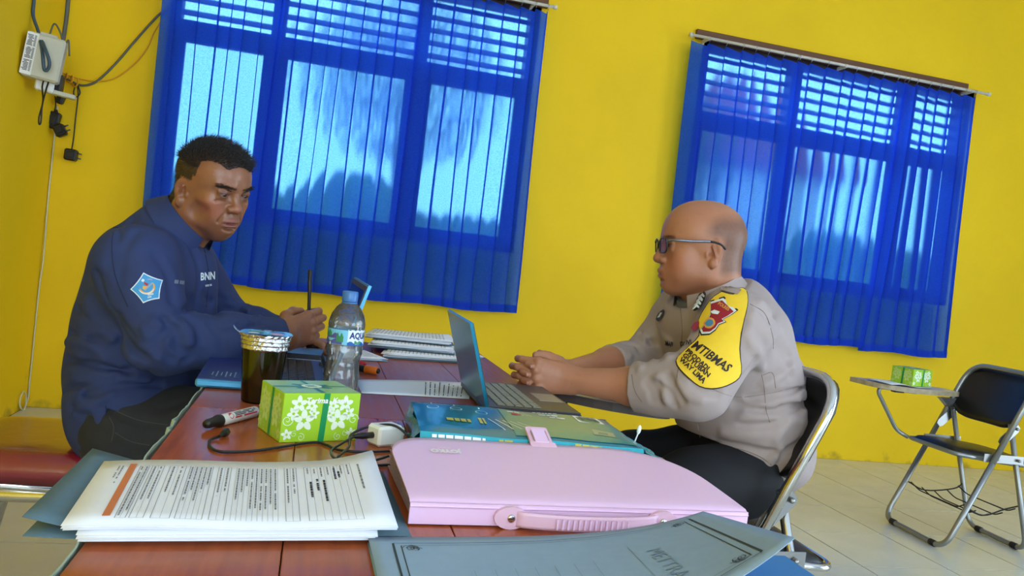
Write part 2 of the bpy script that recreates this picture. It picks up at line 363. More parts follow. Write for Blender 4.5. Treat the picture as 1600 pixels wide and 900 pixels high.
# outside, seen dimly through the cloth
struct(MB().box((1.5, 10, -.45), (30, 10.6, .1)).build('outside_ground', 'outside_ground'))
bl = thing('house', 'pale neighbouring house dimly seen through the right curtains', 'house', (4.4, 11, -.4))
MB().box((5.2, 11, 1.2), (3.4, 3, 3.2)).build('wall', 'outside_wall', bl)
MB().prism([(3.2, 2.75), (7.2, 2.75), (5.2, 4.0)], 9.3, 12.7, lambda u, v, h: (u, h, v)).build('roof', 'outside_roof', bl)
def tree(x, y, h, r, nl, seed, label):
    rnd = random.Random(seed); root = thing('tree', label, 'tree', (x, y, -.4), 'trees outside the windows')
    MB().tube(catmull([(x, y, -.4), (x+.1, y, h*.4), (x-.05, y, h*.9)], 4), [.12, .11, .10, .09, .08, .07, .06, .05, .04], 7).build('trunk', 'bark', root)
    b = MB()
    for k in range(nl):
        d = unit([rnd.gauss(0, 1) for _ in range(3)])*r*(rnd.random()**.33); c = npv(x, y, h)+d*npv(1, 1, .8)
        u = unit([rnd.gauss(0, 1) for _ in range(3)]); v = unit(np.cross(u, [rnd.gauss(0, 1) for _ in range(3)])); s = rnd.uniform(.025, .06)
        b.add([c-u*s, c+v*s*.45, c+u*s, c-v*s*.45], [(0, 1, 2, 3)])
    o = b.build('foliage', 'leaf', root); o['kind'] = 'stuff'
def added_hedge(x0, x1, y, h, nl, seed, label):  # shrub bank added to darken the lower panes
    rnd = random.Random(seed); root = thing('added_hedge', label, 'added_hedge', ((x0+x1)/2, y, -.4), 'added shrub banks outside the windows')
    k = x0+.3
    while k < x1:
        r_ = rnd.uniform(.42, .62); hh = h+.4+rnd.uniform(-.22, .18)
        MB().lathe((k, y+rnd.uniform(-.1, .1), -.4), [(.05, 0), (r_*.8, .1), (r_, hh*.45), (r_*.95, hh*.75), (r_*.7, hh*.92), (r_*.3, hh*.99), (0, hh)], 14).build('shrub', 'leaf', root); k += r_*.85
added_hedge(-2.6, 2.2, 7.0, 1.6, 4200, 21, 'added green shrub bank darkening the lower left panes')
added_hedge(3.1, 7.6, 7.0, 1.6, 4200, 22, 'added green shrub bank darkening the lower right panes')
tree(0.75, 8.6, 2.9, 1.2, 3600, 1, 'leafy tree outside, seen dimly through the middle blue curtain')
tree(3.5, 8.3, 2.5, 1.05, 3600, 2, 'leafy tree outside, seen dimly beside the officer\'s head')
tree(-3.2, 9.2, 2.6, 1.0, 2600, 3, 'leafy tree outside behind the leftmost curtain')

# ------------------------------------------------------------------ router, adapters and cords in the corner
mat('router_plastic', (196, 192, 170), 0.45); mat('label_paper', (235, 234, 228), 0.6); mat('ink', (40, 40, 44), 0.6)
mat('black_plastic', (24, 23, 22), 0.4); mat('grey_cable', (92, 92, 84), 0.5); mat('blue_cable', (60, 82, 98), 0.5); mat('orange_cable', (214, 150, 22), 0.5); mat('white_cable', (205, 198, 160), 0.5)
def wl(px, py, d=.012): p = at_y(px, py, YB-d); p[0] = max(p[0], XL+.007); return p
def ll(px, py, d=.012): return at_x(px, py, XL+d)
c0 = at_y(69, 92, 4.02)
rt = thing('router', 'pale grey router box with a barcode label in the corner of the walls', 'router', c0-npv(0, 0, .11))
ca, sa = math.cos(.18), math.sin(.18); tl = 0.10
Rr = np.array(((ca, -sa, 0), (sa, ca, 0), (0, 0, 1)))@np.array(((math.cos(tl), 0, math.sin(tl)), (0, 1, 0), (-math.sin(tl), 0, math.cos(tl))))
MB().box(c0, (.150, .10, .195), R=Rr, bev=.008).build('body', 'router_plastic', rt)
lb = MB().box(c0+Rr@npv(-.052, -.051, .0), (.044, .002, .185), R=Rr).build('label', 'label_paper', rt)
q = MB()
for k in range(26):
    if k % 9 != 8: q.box(c0+Rr@npv(-.058+random.uniform(-.002, .002), -.0525, .08-k*.0062), (random.choice((.018, .022, .012)), .001, .0032), R=Rr); q.box(c0+Rr@npv(-.040, -.0525, .08-k*.0062), (.008, .001, .003), R=Rr)
q.build('barcode', 'ink', lb)
MB().box(c0+Rr@npv(0, .01, .103), (.07, .05, .02), R=Rr, bev=.004).build('top_cap', 'router_plastic', rt)
MB().tube(catmull([c0+npv(.01, 0, .1), c0+npv(.03, -.01, .16), c0+npv(.06, -.01, .12), c0+npv(.075, 0, .07), c0+npv(.09, 0, .1), c0+npv(.10, 0, .03)], 6), .004, 6).build('lead', 'grey_cable', rt)
s0 = at_y(72, 129, 4.06)
so = thing('power_socket', 'white power socket below the router box', 'socket', s0-npv(0, 0, .05)); MB().box(s0, (.075, .06, .085), R=Rr, bev=.006).build('body', 'label_paper', so); MB().box(s0+npv(.06, .02, -.04), (.12, .05, .02), R=Rr, bev=.004).build('tray', 'router_plastic', so)
def adapter(name, px, py, Y, size, label, ang=0.0, prongs=True):
    c = at_y(px, py, Y); r = thing(name, label, 'adapter', c-npv(0, 0, size[2]/2), 'black power adapters in the corner')
    R = np.array(((math.cos(ang), 0, math.sin(ang)), (0, 1, 0), (-math.sin(ang), 0, math.cos(ang))))
    MB().box(c, size, R=R, bev=.007).build('body', 'black_plastic', r)
    MB().box(c+R@npv(0, -size[1]/2-.003, 0), (size[0]*.55, .008, size[2]*.5), R=R, bev=.002).build('face', 'black_plastic', r)
    if prongs:
        for s in (-1, 1): MB().tube([c+R@npv(size[0]/2, 0, s*.012), c+R@npv(size[0]/2+.02, 0, s*.012)], .004, 6).build('prong', 'grey_cable', r)
    return r
adapter('power_adapter', 87, 130, 4.08, (.062, .05, .08), 'square black adapter plugged in beside the white socket', .05, False)
adapter('power_adapter', 95, 154, 4.42, (.035, .04, .055), 'smallest black adapter in the knot of cords under the orange coil', .3, False)
adapter('power_adapter', 83, 188, 4.46, (.06, .04, .085), 'upper of two black adapters hanging against the corner', .15, False)
adapter('power_adapter', 94, 204, 4.44, (.05, .04, .06), 'lower of two black adapters hanging against the corner', -.5)
adapter('power_adapter', 111, 242, 4.48, (.056, .05, .058), 'black plug adapter dangling alone on a long cord', .05)
def cord(name, pts, r, m, label, group='cords in the corner'):
    return tag(MB().tube(catmull(pts, 6), r, 6).build(name, m), label, 'cable', group)
cord('cable', [ll(52, -30), ll(53, 0), ll(52, 24), ll(60, 50, .05), at_y(66, 80, 3.93), at_y(69, 108, 3.93), at_y(75, 108, 3.93), at_y(77, 96, 3.92), at_y(70, 75, 3.92), ll(62, 55, .05)], .0075, 'blue_cable', 'blue-grey cable running down the left wall over the router')
cord('cable', [wl(103, -30), wl(101, 0), wl(99, 30), wl(97, 70, .03), wl(94, 100, .05), wl(93, 118, .08), wl(90, 140, .1)], .011, 'grey_cable', 'thick grey cable coming down the room corner')
cord('cable', [wl(96, 118, .05), wl(112, 127), wl(125, 133), wl(140, 132), wl(155, 124), wl(180, 100), wl(210, 65), wl(243, 28), wl(262, 12)], .0055, 'grey_cable', 'grey cable sagging from the corner up behind the curtain')
cord('cable', [wl(92, 112, .04), wl(120, 122), wl(150, 127), wl(180, 122), wl(210, 100), wl(230, 75), wl(240, 52), wl(250, 35)], .0035, 'orange_cable', 'thin yellow cable sagging below the grey one')
oc = []
for k in range(40):
    a = k*.55; t = k/39; oc.append(wl(92+28*t+3*math.sin(a), 113+17*t+8*math.cos(a)*(.4+.6*t), .03+.012*math.sin(a)))
cord('cable_coil', oc, .0045, 'orange_cable', 'orange coil of cable tied below the router')
cord('cable', [at_y(71, 118, 4.0), at_y(66, 135, 4.02), at_y(67, 158, 4.04), at_y(61, 183, 4.05), at_y(61, 194, 4.05), at_y(64, 190, 4.05), at_y(66, 165, 4.04), at_y(72, 140, 4.02), at_y(76, 125, 4.0), at_y(71, 117, 4.0)], .0035, 'black_plastic', 'black looped cord hanging below the white socket')
cord('cable', [wl(118, 132, .03), wl(115, 145, .03), wl(119, 152, .03), wl(125, 145, .03), wl(121, 133, .03), wl(122, 150, .03), wl(118, 185, .02), wl(115, 215, .03), wl(112, 234, .04)], .0035, 'black_plastic', 'long thin black cord holding the lone dangling adapter')
cord('cable', [wl(86, 150, .06), wl(87, 165, .05), wl(84, 178, .05), wl(89, 172, .06), wl(90, 184, .05)], .0035, 'black_plastic', 'short black cord above the two hanging adapters')
cord('cable', [wl(84, 165, .008), wl(80, 215, .008), wl(76, 260, .008), wl(72, 320, .008), wl(68, 400, .008), wl(60, 450, .008), wl(54, 520, .008), wl(46, 600, .008), wl(44, 622, .012), ll(36, 640), ll(31, 632), ll(33, 618), ll(38, 612), ll(41, 622, .016), ll(38, 640, .016), ll(30, 647, .014), ll(18, 655), ll(4, 664)], .004, 'white_cable', 'thin white cord stapled down the corner to the floor')
# ================================================================== tables and chairs
mat('laminate', (162, 78, 34), 0.22, var=0.16, vscale=14, vstretch=(6, .6, 6), spec=0.5, rvar=.05)
mat('laminate_far', (150, 76, 48), 0.34, var=0.14, vscale=14, vstretch=(6, .6, 6), spec=0.3, rvar=.05)  # duller tone than the near top, carries the curtains' reflection in its colour
mat('edge_tape', (158, 180, 165), 0.5, var=.1)
mat('table_leg', (150, 80, 45), 0.5, var=.1)
mat('chrome', (205, 203, 198), 0.13, metal=1); mat('grey_metal', (150, 152, 150), 0.35, metal=.75); mat('steel_plate', (150, 150, 148), 0.3, metal=.9)
mat('black_vinyl', (22, 21, 22), 0.38, bump=.15, bscale=300); mat('black_rubber', (26, 26, 28), .7)
mat('tablet_board', (196, 186, 176), 0.3); mat('tablet_edge', (78, 72, 72), 0.4); mat('plywood', (176, 160, 130), .6, var=.2, vscale=30)
mat('red_vinyl', (128, 26, 44), 0.22, coat=.8, bump=.5, bscale=28, spec=.6)
ZT_ = 0.73; TX0, TX1 = -0.173, 0.519
def table(y0, y1, xs, m, label):
    root = thing('table', label, 'table', ((TX0+TX1)/2, (y0+y1)/2, 0), 'wooden tables')
    for i in range(len(xs)-1):
        MB().box(((xs[i]+xs[i+1])/2, (y0+y1)/2, ZT_-.011), (xs[i+1]-xs[i]-.0012, y1-y0, .022), bev=.0008).build('board', m, root)
    MB().box(((TX0+TX1)/2, (y0+y1)/2, ZT_-.0295), (TX1-TX0-.012, y1-y0-.012, .015)).build('underlay', 'table_leg', root)
    for (cx, cy, sx, sy) in ((TX0+.05, (y0+y1)/2, .02, y1-y0-.12), (TX1-.05, (y0+y1)/2, .02, y1-y0-.12), ((TX0+TX1)/2, y0+.05, TX1-TX0-.12, .02), ((TX0+TX1)/2, y1-.05, TX1-TX0-.12, .02)):
        MB().box((cx, cy, ZT_-.072), (sx, sy, .07)).build('apron', 'table_leg', root)
    for x in (TX0+.05, TX1-.05):
        for y in (y0+.05, y1-.05): MB().box((x, y, (ZT_-.037)/2), (.045, .045, ZT_-.037), bev=.004).build('leg', 'table_leg', root)
    rnd = random.Random(int(y0*100))
    # frayed edging tape on the sitter's side
    n = 60; sg_ = [math.sin(k*.37+rnd.uniform(-.4, .4)) for k in range(n+1)]; pr = [.0015*g_+(rnd.uniform(.002, .005) if rnd.random() < .12 else 0) for g_ in sg_]; pz = [.0008*g_+(rnd.uniform(-.006, .003) if rnd.random() < .12 else 0) for g_ in sg_]
    def tp(u, v):
        k = min(n-1, int(u*n)); w = u*n-k; a = pr[k]*(1-w)+pr[k+1]*w; b = pz[k]*(1-w)+pz[k+1]*w
        return (TX0-.003-a*(1 if v > .5 else .3)-.006*(1-v), y0+(y1-y0)*u, ZT_-.034+.036*v+b)
    MB().grid(tp, n, 4, .0018, False, (1, 0, 0)).build('edge_tape', 'edge_tape', root)
    return root
table(0.56, 1.366, (TX0, -0.003, .170, .345, TX1), 'laminate', 'near wooden table carrying the paper stack and the pink case')
table(1.369, 2.46, (TX0, .0, .177, .35, TX1), 'laminate_far', 'far wooden table carrying the bottle and both laptops')

def folding_chair(x, y, label, metal, ztab, board, group, hw=.205, rack=True, rot=0.0, zt=.84):
    root = thing('folding_chair', label, 'chair', (x+.22, y, 0), group)
    c_, s_ = math.cos(rot), math.sin(rot)
    def L(px, py, pz): px -= .22; return npv(x+.22+px*c_-py*s_, y+px*s_+py*c_, pz)
    r = .0125; k = .455
    def mp(z): return .013+k*z
    main = bend([L(mp(.4), -hw, .4), L(mp(0), -hw, .014), L(mp(0), hw, .014), L(mp(.4), hw, .4)], .07, 7)
    top = bend([L(mp(.4), -hw, .4), L(mp(zt), -hw, zt), L(mp(zt), hw, zt), L(mp(.4), hw, .4)], .11, 8)
    MB().tube(main, r, 10).build('front_leg_frame', metal, root); MB().tube(top, r, 10).build('back_frame', metal, root)
    w2 = hw-.028
    MB().tube(bend([L(.285, -w2, .575), L(.455, -w2, .014), L(.455, w2, .014), L(.285, w2, .575)], .07, 7), r*.92, 10).build('rear_leg_frame', metal, root)
    for xx in (mp(0), .455):
        for s in (-1, 1):
            ww = (hw if xx < .2 else w2)-.07
            MB().tube([L(xx, s*ww-.016, .0145), L(xx, s*ww+.016, .0145)], .0143, 10).build('rubber_foot', 'black_rubber', root)
    # seat: padded panel in a tube rim
    zs = .425
    def seat_pt(u, v, h):
        return L(.055+.40*u, (v-.5)*2*(hw-.045), zs+h-.03*u+(.01*math.sin(math.pi*v)*math.sin(math.pi*u)))
    def sp(u, v):
        a = (u-.5)*2; b = (v-.5)*2; q = 1-.06*max(0, abs(a)*abs(b))**3
        e = (1-abs(a)**8)*(1-abs(b)**8)
        return seat_pt(.5+a*q/2, .5+b*q/2, .004+.018*e**.5)
    MB().grid(sp, 18, 18, .02, True, (0, 0, 1)).build('seat', 'black_vinyl', root)
    cn = [seat_pt(u, v, -.004) for u, v in ((.5, -.02), (-.03, -.02), (-.03, 1.02), (1.03, 1.02), (1.03, -.02), (.5, -.02))]
    MB().tube(bend(cn, .06, 6), .0095, 8).build('seat_rim', metal, root)
    # backrest: bent padded plate along the frame
    def bp(u, v):
        a = (u-.5)*2; b = (v-.5)*2; hgt = .125*(1-.55*abs(a)**6)
        z = zt-.13+b*hgt; return L(mp(z)+.022+.035*(1-a*a), a*(hw-.004), z)
    MB().grid(bp, 20, 10, .022, True, (.8, 0, -.3)).build('backrest', 'black_vinyl', root)
    # side links between frame and rear legs
    for s in (-1, 1):
        yy = s*(hw-.012)
        A, B = L(mp(.50), yy, .50), L(.30, yy, .56); d = unit(B-A); n_ = unit(np.cross(d, L(0, 1, 0)-L(0, 0, 0)))
        def lk(t, wv): return A+(B-A)*t+n_*wv
        poly = [(-.2, -.012), (.0, -.02), (1, -.02), (1.2, -.012), (1.2, .012), (1, .02), (0, .02), (-.2, .012)]
        yv = unit(L(0, 1, 0)-L(0, 0, 0)); b = MB(); b.prism(poly, -.0015, .0015, lambda u, v, h: lk(u, v)+yv*h); b.build('link_plate', 'steel_plate', root)
        MB().prism([(.16, -.022), (.36, -.022), (.36, .014), (.16, .014)], -.0015, .0015, lambda u, v, h: L(u, yy+h, .425+v)).build('seat_bracket', 'steel_plate', root)
        for (px, pz) in ((mp(.50), .50), (.30, .56), (mp(.43)+.01, .42), (.33, .42)):
            MB().lathe(L(px, yy+s*.004, pz), [(.0, .012), (.005, .011), (.007, .007), (.007, 0)], 10, yv*s).build('rivet', 'steel_plate', root)
    # writing tablet on the far arm
    pl = [(-.235, .245), (-.215, .10), (-.12, .0), (.0, -.055), (.06, -.05), (.075, .02), (.11, .10), (.27, .13), (.29, .20), (.26, .255), (.0, .275), (-.19, .27)] if board == 'wide' else [(-.225, .265), (-.20, .12), (-.12, .06), (.0, .045), (.26, .13), (.29, .20), (.27, .265), (.0, .275), (-.19, .275)]
    ps = [npv(*p) for p in pl]; sm = [p for p in catmull(ps+[ps[0]], 3)[:-1]]
    tl_ = lambda u, v, h: L(u, v, ztab+h-.02*u)
    tb = MB().prism([(p[0], p[1]) for p in sm], -.021, 0, tl_).build('writing_board', 'tablet_edge' if board == 'wide' else 'plywood', root)
    cen = np.mean(np.array(sm), 0); ins = [cen+(p-cen)*.975 for p in sm]
    MB().prism([(p[0], p[1]) for p in ins], 0, .0012, tl_).build('board_face', 'tablet_board', tb)
    MB().tube(bend([L(.07, hw-.02, zs-.01), L(.02, hw+.005, zs+.015), L(-.13, hw-.03, ztab-.045), L(-.12, hw-.03, ztab-.020), L(.08, hw-.02, ztab-.03)], .035, 5), .0095, 8).build('arm_tube', metal, root)
    b = MB(); b.prism([(.22, ztab-.045), (.32, ztab-.04), (.31, ztab-.09), (.285, ztab-.10)], hw-.02, hw+.012, lambda u, v, h: L(u, h, v)); b.build('arm_bracket', 'steel_plate', root)
    MB().box(L(-.05, hw-.06, ztab-.028), (.05, .03, .012)).build('latch', 'black_plastic', root)
    if rack:
        wr = .0035
        for s in (-1, 1): MB().tube(catmull([L(mp(.2), s*(hw-.02), .20), L(.2, s*(hw-.02), .165), L(.33, s*(w2-.02), .19), L(.40, s*(w2), .22)], 5), wr, 5).build('rack_rail', 'black_rubber', root)
        for t in (0.02, .25, .5, .75, .98):
            px = mp(.2)+t*.27; pz = .20-.035*math.sin(t*3.1)
            MB().tube(bend([L(px, -hw+.03, pz+.005), L(px+.01, -hw+.08, pz-.02), L(px+.01, hw-.08, pz-.02), L(px, hw-.03, pz+.005)], .02, 3), wr*.85, 5).build('rack_wire', 'black_rubber', root)
    return root
folding_chair(0.80, 1.815, 'chrome folding chair with writing board that the officer sits on', 'chrome', .715, 'wide', 'folding chairs with writing boards', rack=False, hw=.228)
folding_chair(2.755, 3.06, 'empty grey folding chair with a writing board and wire rack by the yellow wall', 'grey_metal', .665, 'long', 'folding chairs with writing boards', rot=-.06, zt=.80)

# red vinyl chair under the man in navy
rc = thing('red_chair', 'red vinyl chair with chrome frame under the man in navy', 'chair', (-.46, 2.11, 0))
def rs(u, v):
    a = (u-.5)*2; b = (v-.5)*2; e = (max(0, 1-abs(a)**10)*max(0, 1-abs(b)**8))**.5
    return (-.475+.29*a, 2.11+.20*b, .452+.033*e)
MB().grid(rs, 24, 24, .035, True, (0, 0, 1)).build('seat', 'red_vinyl', rc)
for s in (-1, 1):
    y = 2.11+s*.185
    MB().tube(bend([(-.25, y, .012), (-.24, y, .392), (-.70, y, .388), (-.77, y, .012)], .07, 7), .0145, 10).build('leg_frame', 'chrome', rc)
    MB().tube(bend([(-.30, y, .398), (-.80, y, .42), (-.92, y, .86)], .09, 7), .0135, 10).build('back_post', 'chrome', rc)
def rbk(u, v):
    a = (u-.5)*2; z = .62+.24*v; return (-.86-.06*v-.03*(1-a*a), 2.11+.19*a, z)
MB().grid(rbk, 14, 8, .04, True, (1, 0, -.2)).build('backrest', 'red_vinyl', rc)
for x in (-.25, -.755): MB().tube([(x, 1.92, .10), (x, 2.30, .10)], .010, 8).build('stretcher', 'chrome', rc)
# ================================================================== things on the tables
mat('paper', (232, 234, 240), .8, var=.015); mat('paper_edge', (196, 205, 220), .8, var=.06, vscale=200, vstretch=(.2, .2, 8)); mat('print_grey', (128, 128, 132), .8); mat('orange_print', (206, 120, 72), .7); mat('pen_ink', (46, 46, 60), .7); mat('blue_ink', (90, 95, 140), .7)
mat('folder_slate', (86, 112, 124), .75, var=.04, vscale=80); mat('folder_teal', (140, 166, 190), .7, var=.03, vscale=60); mat('folder_ink', (44, 58, 60), .7); mat('pencil_ink', (122, 146, 166), .8); mat('folder_light', (120, 165, 190), .7)
mat('blue_card', (52, 120, 178), .6)
mat('pink_plastic', (234, 196, 232), .38, bump=.03, bscale=400); mat('pink_trim', (228, 186, 210), .35); mat('pink_dark', (168, 140, 150), .6, var=.1, vscale=100); mat('white_print', (240, 238, 236), .5)
mat('teal_film', (16, 158, 178), .2, bump=.35, bscale=14, spec=.6, coat=.4); mat('teal_deep', (8, 122, 150), .25, bump=.3, bscale=14, coat=.4); mat('teal_dull', (58, 146, 140), .28, bump=.3, bscale=14, coat=.4); mat('yellow_print', (190, 180, 70), .4); mat('red_print', (196, 40, 50), .4); mat('olive_sticker', (178, 178, 136), .5)
mat('lime_card', (160, 204, 44), .35); mat('lime_top', (150, 190, 120), .3); mat('ribbon_green', (20, 140, 78), .4); mat('ribbon_teal', (40, 128, 120), .35); mat('flower_white', (228, 240, 214), .45); mat('flower_pale', (196, 222, 130), .45)
mat('charger_white', (228, 228, 224), .3); mat('cord_black', (24, 23, 24), .35)
mat('marker_white', (226, 224, 222), .3); mat('marker_orange', (232, 110, 24), .35)
mat('foil', (200, 200, 200), .25, metal=1, bump=.9, bscale=180); mat('drink', (34, 30, 10), .12, coat=.5); mat('lid_blue', (100, 165, 205), .25, coat=.5); mat('lid_pink', (215, 150, 150), .3); mat('lid_green', (90, 150, 120), .3); mat('lid_navy', (52, 96, 160), .3)
mat('cap_blue', (70, 130, 200), .25, trans=.25); mat('label_cyan', (120, 196, 226), .3); mat('label_white', (226, 236, 240), .3); mat('label_blue', (24, 96, 172), .3); mat('label_green', (52, 136, 92), .3); mat('label_purple', (84, 84, 150), .3); mat('aqua_ink', (38, 52, 120), .3)
glass_mat('bottle_plastic', (0.94, 0.97, 0.98), .04)
def clear_mat(name, body, tint):
    m = bpy.data.materials.new(name); m.use_nodes = True; N = m.node_tree.nodes; L = m.node_tree.links; out = N['Material Output']; N.remove(N['Principled BSDF'])
    tc = N.new('ShaderNodeTexCoord'); n = N.new('ShaderNodeTexVoronoi'); n.inputs['Scale'].default_value = 55; L.new(tc.outputs['Object'], n.inputs[0])
    bp = N.new('ShaderNodeBump'); bp.inputs['Strength'].default_value = .6; bp.inputs['Distance'].default_value = .004; L.new(n.outputs[0], bp.inputs['Height'])
    t = N.new('ShaderNodeBsdfTransparent'); t.inputs[0].default_value = (*tint, 1)
    d = N.new('ShaderNodeBsdfTranslucent'); d.inputs[0].default_value = (.8, .82, .82, 1); e = N.new('ShaderNodeBsdfDiffuse'); e.inputs[0].default_value = (.7, .72, .72, 1)
    a = N.new('ShaderNodeMixShader'); a.inputs[0].default_value = .5; L.new(d.outputs[0], a.inputs[1]); L.new(e.outputs[0], a.inputs[2])
    b = N.new('ShaderNodeMixShader'); b.inputs[0].default_value = body; L.new(t.outputs[0], b.inputs[1]); L.new(a.outputs[0], b.inputs[2])
    g = N.new('ShaderNodeBsdfGlossy'); g.inputs['Roughness'].default_value = .05; L.new(bp.outputs[0], g.inputs['Normal'])
    fr = N.new('ShaderNodeFresnel'); fr.inputs[0].default_value = 1.5; L.new(bp.outputs[0], fr.inputs['Normal'])
    c = N.new('ShaderNodeMixShader'); L.new(fr.outputs[0], c.inputs[0]); L.new(b.outputs[0], c.inputs[1]); L.new(g.outputs[0], c.inputs[2]); L.new(c.outputs[0], out.inputs[0]); MATS[name] = m
clear_mat('water', .10, (.95, .97, .98)); clear_mat('bottle_clear', .10, (.95, .97, .98))
mat('laptop_dark', (34, 36, 44), .35); mat('laptop_navy', (30, 44, 112), .4); mat('laptop_edge', (80, 160, 205), .3, metal=.4); mat('laptop_teal', (24, 120, 150), .25, metal=.5); mat('screen', (14, 13, 14), .04, spec=.9); mat('key', (28, 29, 34), .45); mat('key_light', (128, 126, 110), .5); mat('laptop_deck', (58, 60, 66), .35); mat('laptop_silver', (150, 152, 148), .3, metal=.5); mat('sticker_blue', (36, 52, 100), .4); mat('sticker_line', (120, 140, 190), .4)

def words(mb, fn, s0, s1, t, h, rnd, fill=.8):
    s = s0
    while s < s1:
        w = rnd.uniform(.010, .04)
        if rnd.random() < fill: mb.add([fn(s, t-h), fn(min(s+w, s1), t-h), fn(min(s+w, s1), t+h), fn(s, t+h)], [(0, 1, 2, 3)])
        s += w+.006
def line(mb, fn, s0, t0, s1, t1, w, wt=None):
    a, b = npv(s0, t0), npv(s1, t1); d = unit(b-a); n = npv(-d[1], d[0])*w/2
    k = 6; V = []; 
    for i in range(k+1):
        p = a+(b-a)*i/k; V += [fn(*(p+n)), fn(*(p-n))]
    mb.add(V, [(2*i, 2*i+1, 2*i+3, 2*i+2) for i in range(k)])
# --- slate folder with its stack of forms
A, B, C_, D = npv(-.222, .762, 0), npv(.123, .800, 0), npv(.112, 1.035, 0), npv(-.225, .995, 0)
def quad(A, B, C_, D):
    return lambda u, v: (A*(1-u)+B*u)*(1-v)+(D*(1-u)+C_*u)*v
fq = quad(A, B, C_, D)
fo = thing('document_folder', 'slate grey card folder lying open under the stack of printed forms', 'folder', (-.05, .9, ZT_), 'card folders')
MB().grid(lambda u, v: fq(u, v)+npv(0, 0, ZT_+.0012+.004*max(0, .16-u)/.16*(1-v)), 20, 8, .0009, True, (0, 0, 1)).build('back_cover', 'folder_slate', fo)
MB().grid(lambda u, v: fq(-.005+.99*u, v)+npv(0, .0, ZT_+.0022+.020*max(0, .2-u)/.2+.001*math.sin(9*u)), 24, 8, .0009, True, (0, 0, 1)).build('front_cover', 'folder_slate', fo)
def stack(name, q, z0, th, label, fnz, m='paper'):
    r = thing(name, label, 'papers', tuple(q(.5, .5)[:2])+(z0,), 'stacks of forms')
    n = 9; rnd = random.Random(5)
    for k in range(n):
        zz = z0+th*(k+.15)/n; dx = rnd.uniform(-.0012, .0012); dy = rnd.uniform(-.0015, .0015)
        MB().grid(lambda u, v: q(u, v)+npv(dx, dy, zz+fnz(u, v)), 14, 6, th/n*.55, True, (0, 0, 1)).build('sheet', 'paper', r)
    return r
q1 = quad(npv(-.176, .751, 0), npv(.085, .778, 0), npv(.094, 1.012, 0), npv(-.20, .960, 0))
stack('form_stack', q1, ZT_+.0052, .007, 'lower thin stack of white forms lying on the slate folder', lambda u, v: .0)
q2 = quad(npv(-.189, .752, 0), npv(.104, .779, 0), npv(.0935, 1.022, 0), npv(-.204, .958, 0))
def z2(u, v): return .006*max(0, (u-.75)/.25)**2*v*2+.0015*math.sin(u*8)
fs = stack('form_stack', q2, ZT_+.0142, .005, 'upper stack of forms with an orange stripe printed across the top sheet', z2)
def pg(s, t):      # s from the far edge to the near edge, t down the page (right to left)
    u, v = 1-t, 1-s; p = q2(u, v); return npv(p[0], p[1], ZT_+.0142+.005*(8.15/9)+z2(u, v)+.0007)
prt = MB(); lns = MB(); hnd = MB(); rnd = random.Random(11)
MB().add([pg(s, t) for s, t in ((.085, .885), (.90, .885), (.90, .908), (.085, .908))], [(0, 1, 2, 3)]).build('orange_stripe', 'orange_print', fs)
words(prt, pg, .12, .42, .928, .0022, rnd); words(prt, pg, .12, .36, .940, .0022, rnd)
words(prt, pg, .17, .55, .075, .0035, rnd, 1)
def form(t0, t1, rows, long_, s0=.13, s1=.93, boxed=True):
    for k in range(rows+1):
        t = t0+(t1-t0)*k/rows; line(lns, pg, s0, t, s1, t, .0017 if (boxed and k in (0, rows)) else .0009)
        if k < rows: words(prt, pg, s0+.015, s0+.06+rnd.uniform(*long_), t+(t1-t0)/rows*.5, .0026, rnd, .95)
    if boxed:
        line(lns, pg, s0, t0, s0, t1, .0016); line(lns, pg, s1, t0, s1, t1, .0016)
form(.105, .285, 7, (.05, .12)); form(.315, .36, 2, (.3, .55)); form(.385, .535, 9, (.25, .62), boxed=False); form(.555, .60, 2, (.3, .55)); form(.62, .70, 5, (.2, .6)); form(.715, .77, 2, (.3, .6)); form(.79, .83, 2, (.4, .7)); form(.84, .87, 2, (.5, .75))
for t, s0, s1 in ((.265, .38, .62), (.24, .34, .52), (.215, .36, .68), (.17, .18, .36), (.155, .22, .34)): words(hnd, pg, s0, s1, t, .0042, rnd, .9)
o = prt.build('printed_text', 'print_grey', fs); o['kind'] = 'stuff'; o = lns.build('ruled_lines', 'print_grey', fs); o['kind'] = 'stuff'; o = hnd.build('handwriting', 'pen_ink', fs); o['kind'] = 'stuff'
# --- teal folder in the foreground, its right side lifting
tf = thing('document_folder', 'grey-teal card folder with ornamental border curling up in the foreground', 'folder', (.27, .68, ZT_), 'card folders')
q3 = quad(npv(.083, .545, 0), npv(.405, .575, 0), npv(.452, .815, 0), npv(.077, .781, 0))
def tz(u, v): return ZT_+.007+.030*u**4+.052*u**2.6*(1-v)+.004*(1-v)*u
def tp3(u, v, off=0): p = q3(u, v); return npv(p[0], p[1], tz(u, v)+off)
MB().grid(lambda u, v: q3(u, v)+npv(0, 0, ZT_+.0015+.012*u*u), 16, 6, .0009, True, (0, 0, 1)).build('back_cover', 'folder_light', tf)
MB().grid(lambda u, v: q3(.012+.975*u, .02+.95*v)+npv(0, 0, ZT_+.003+.016*u*u), 16, 6, .0012, True, (0, 0, 1)).build('inner_sheets', 'folder_slate', tf)
MB().grid(lambda u, v: tp3(u, v), 32, 16, .0009, True, (0, 0, 1)).build('front_cover', 'folder_teal', tf)
fi = MB(); pf = lambda s, t: tp3(s, t, .0006)
for e, w in ((.075, .006), (.10, .003)):
    a, b, c, d = e*.8, 1-e*.85, e*1.1, 1-e*1.05
    line(fi, pf, a, c, a, d, w); line(fi, pf, b, c, b, d, w); line(fi, pf, a, d, b, d, w*.6); line(fi, pf, a, c, b, c, w*.6)
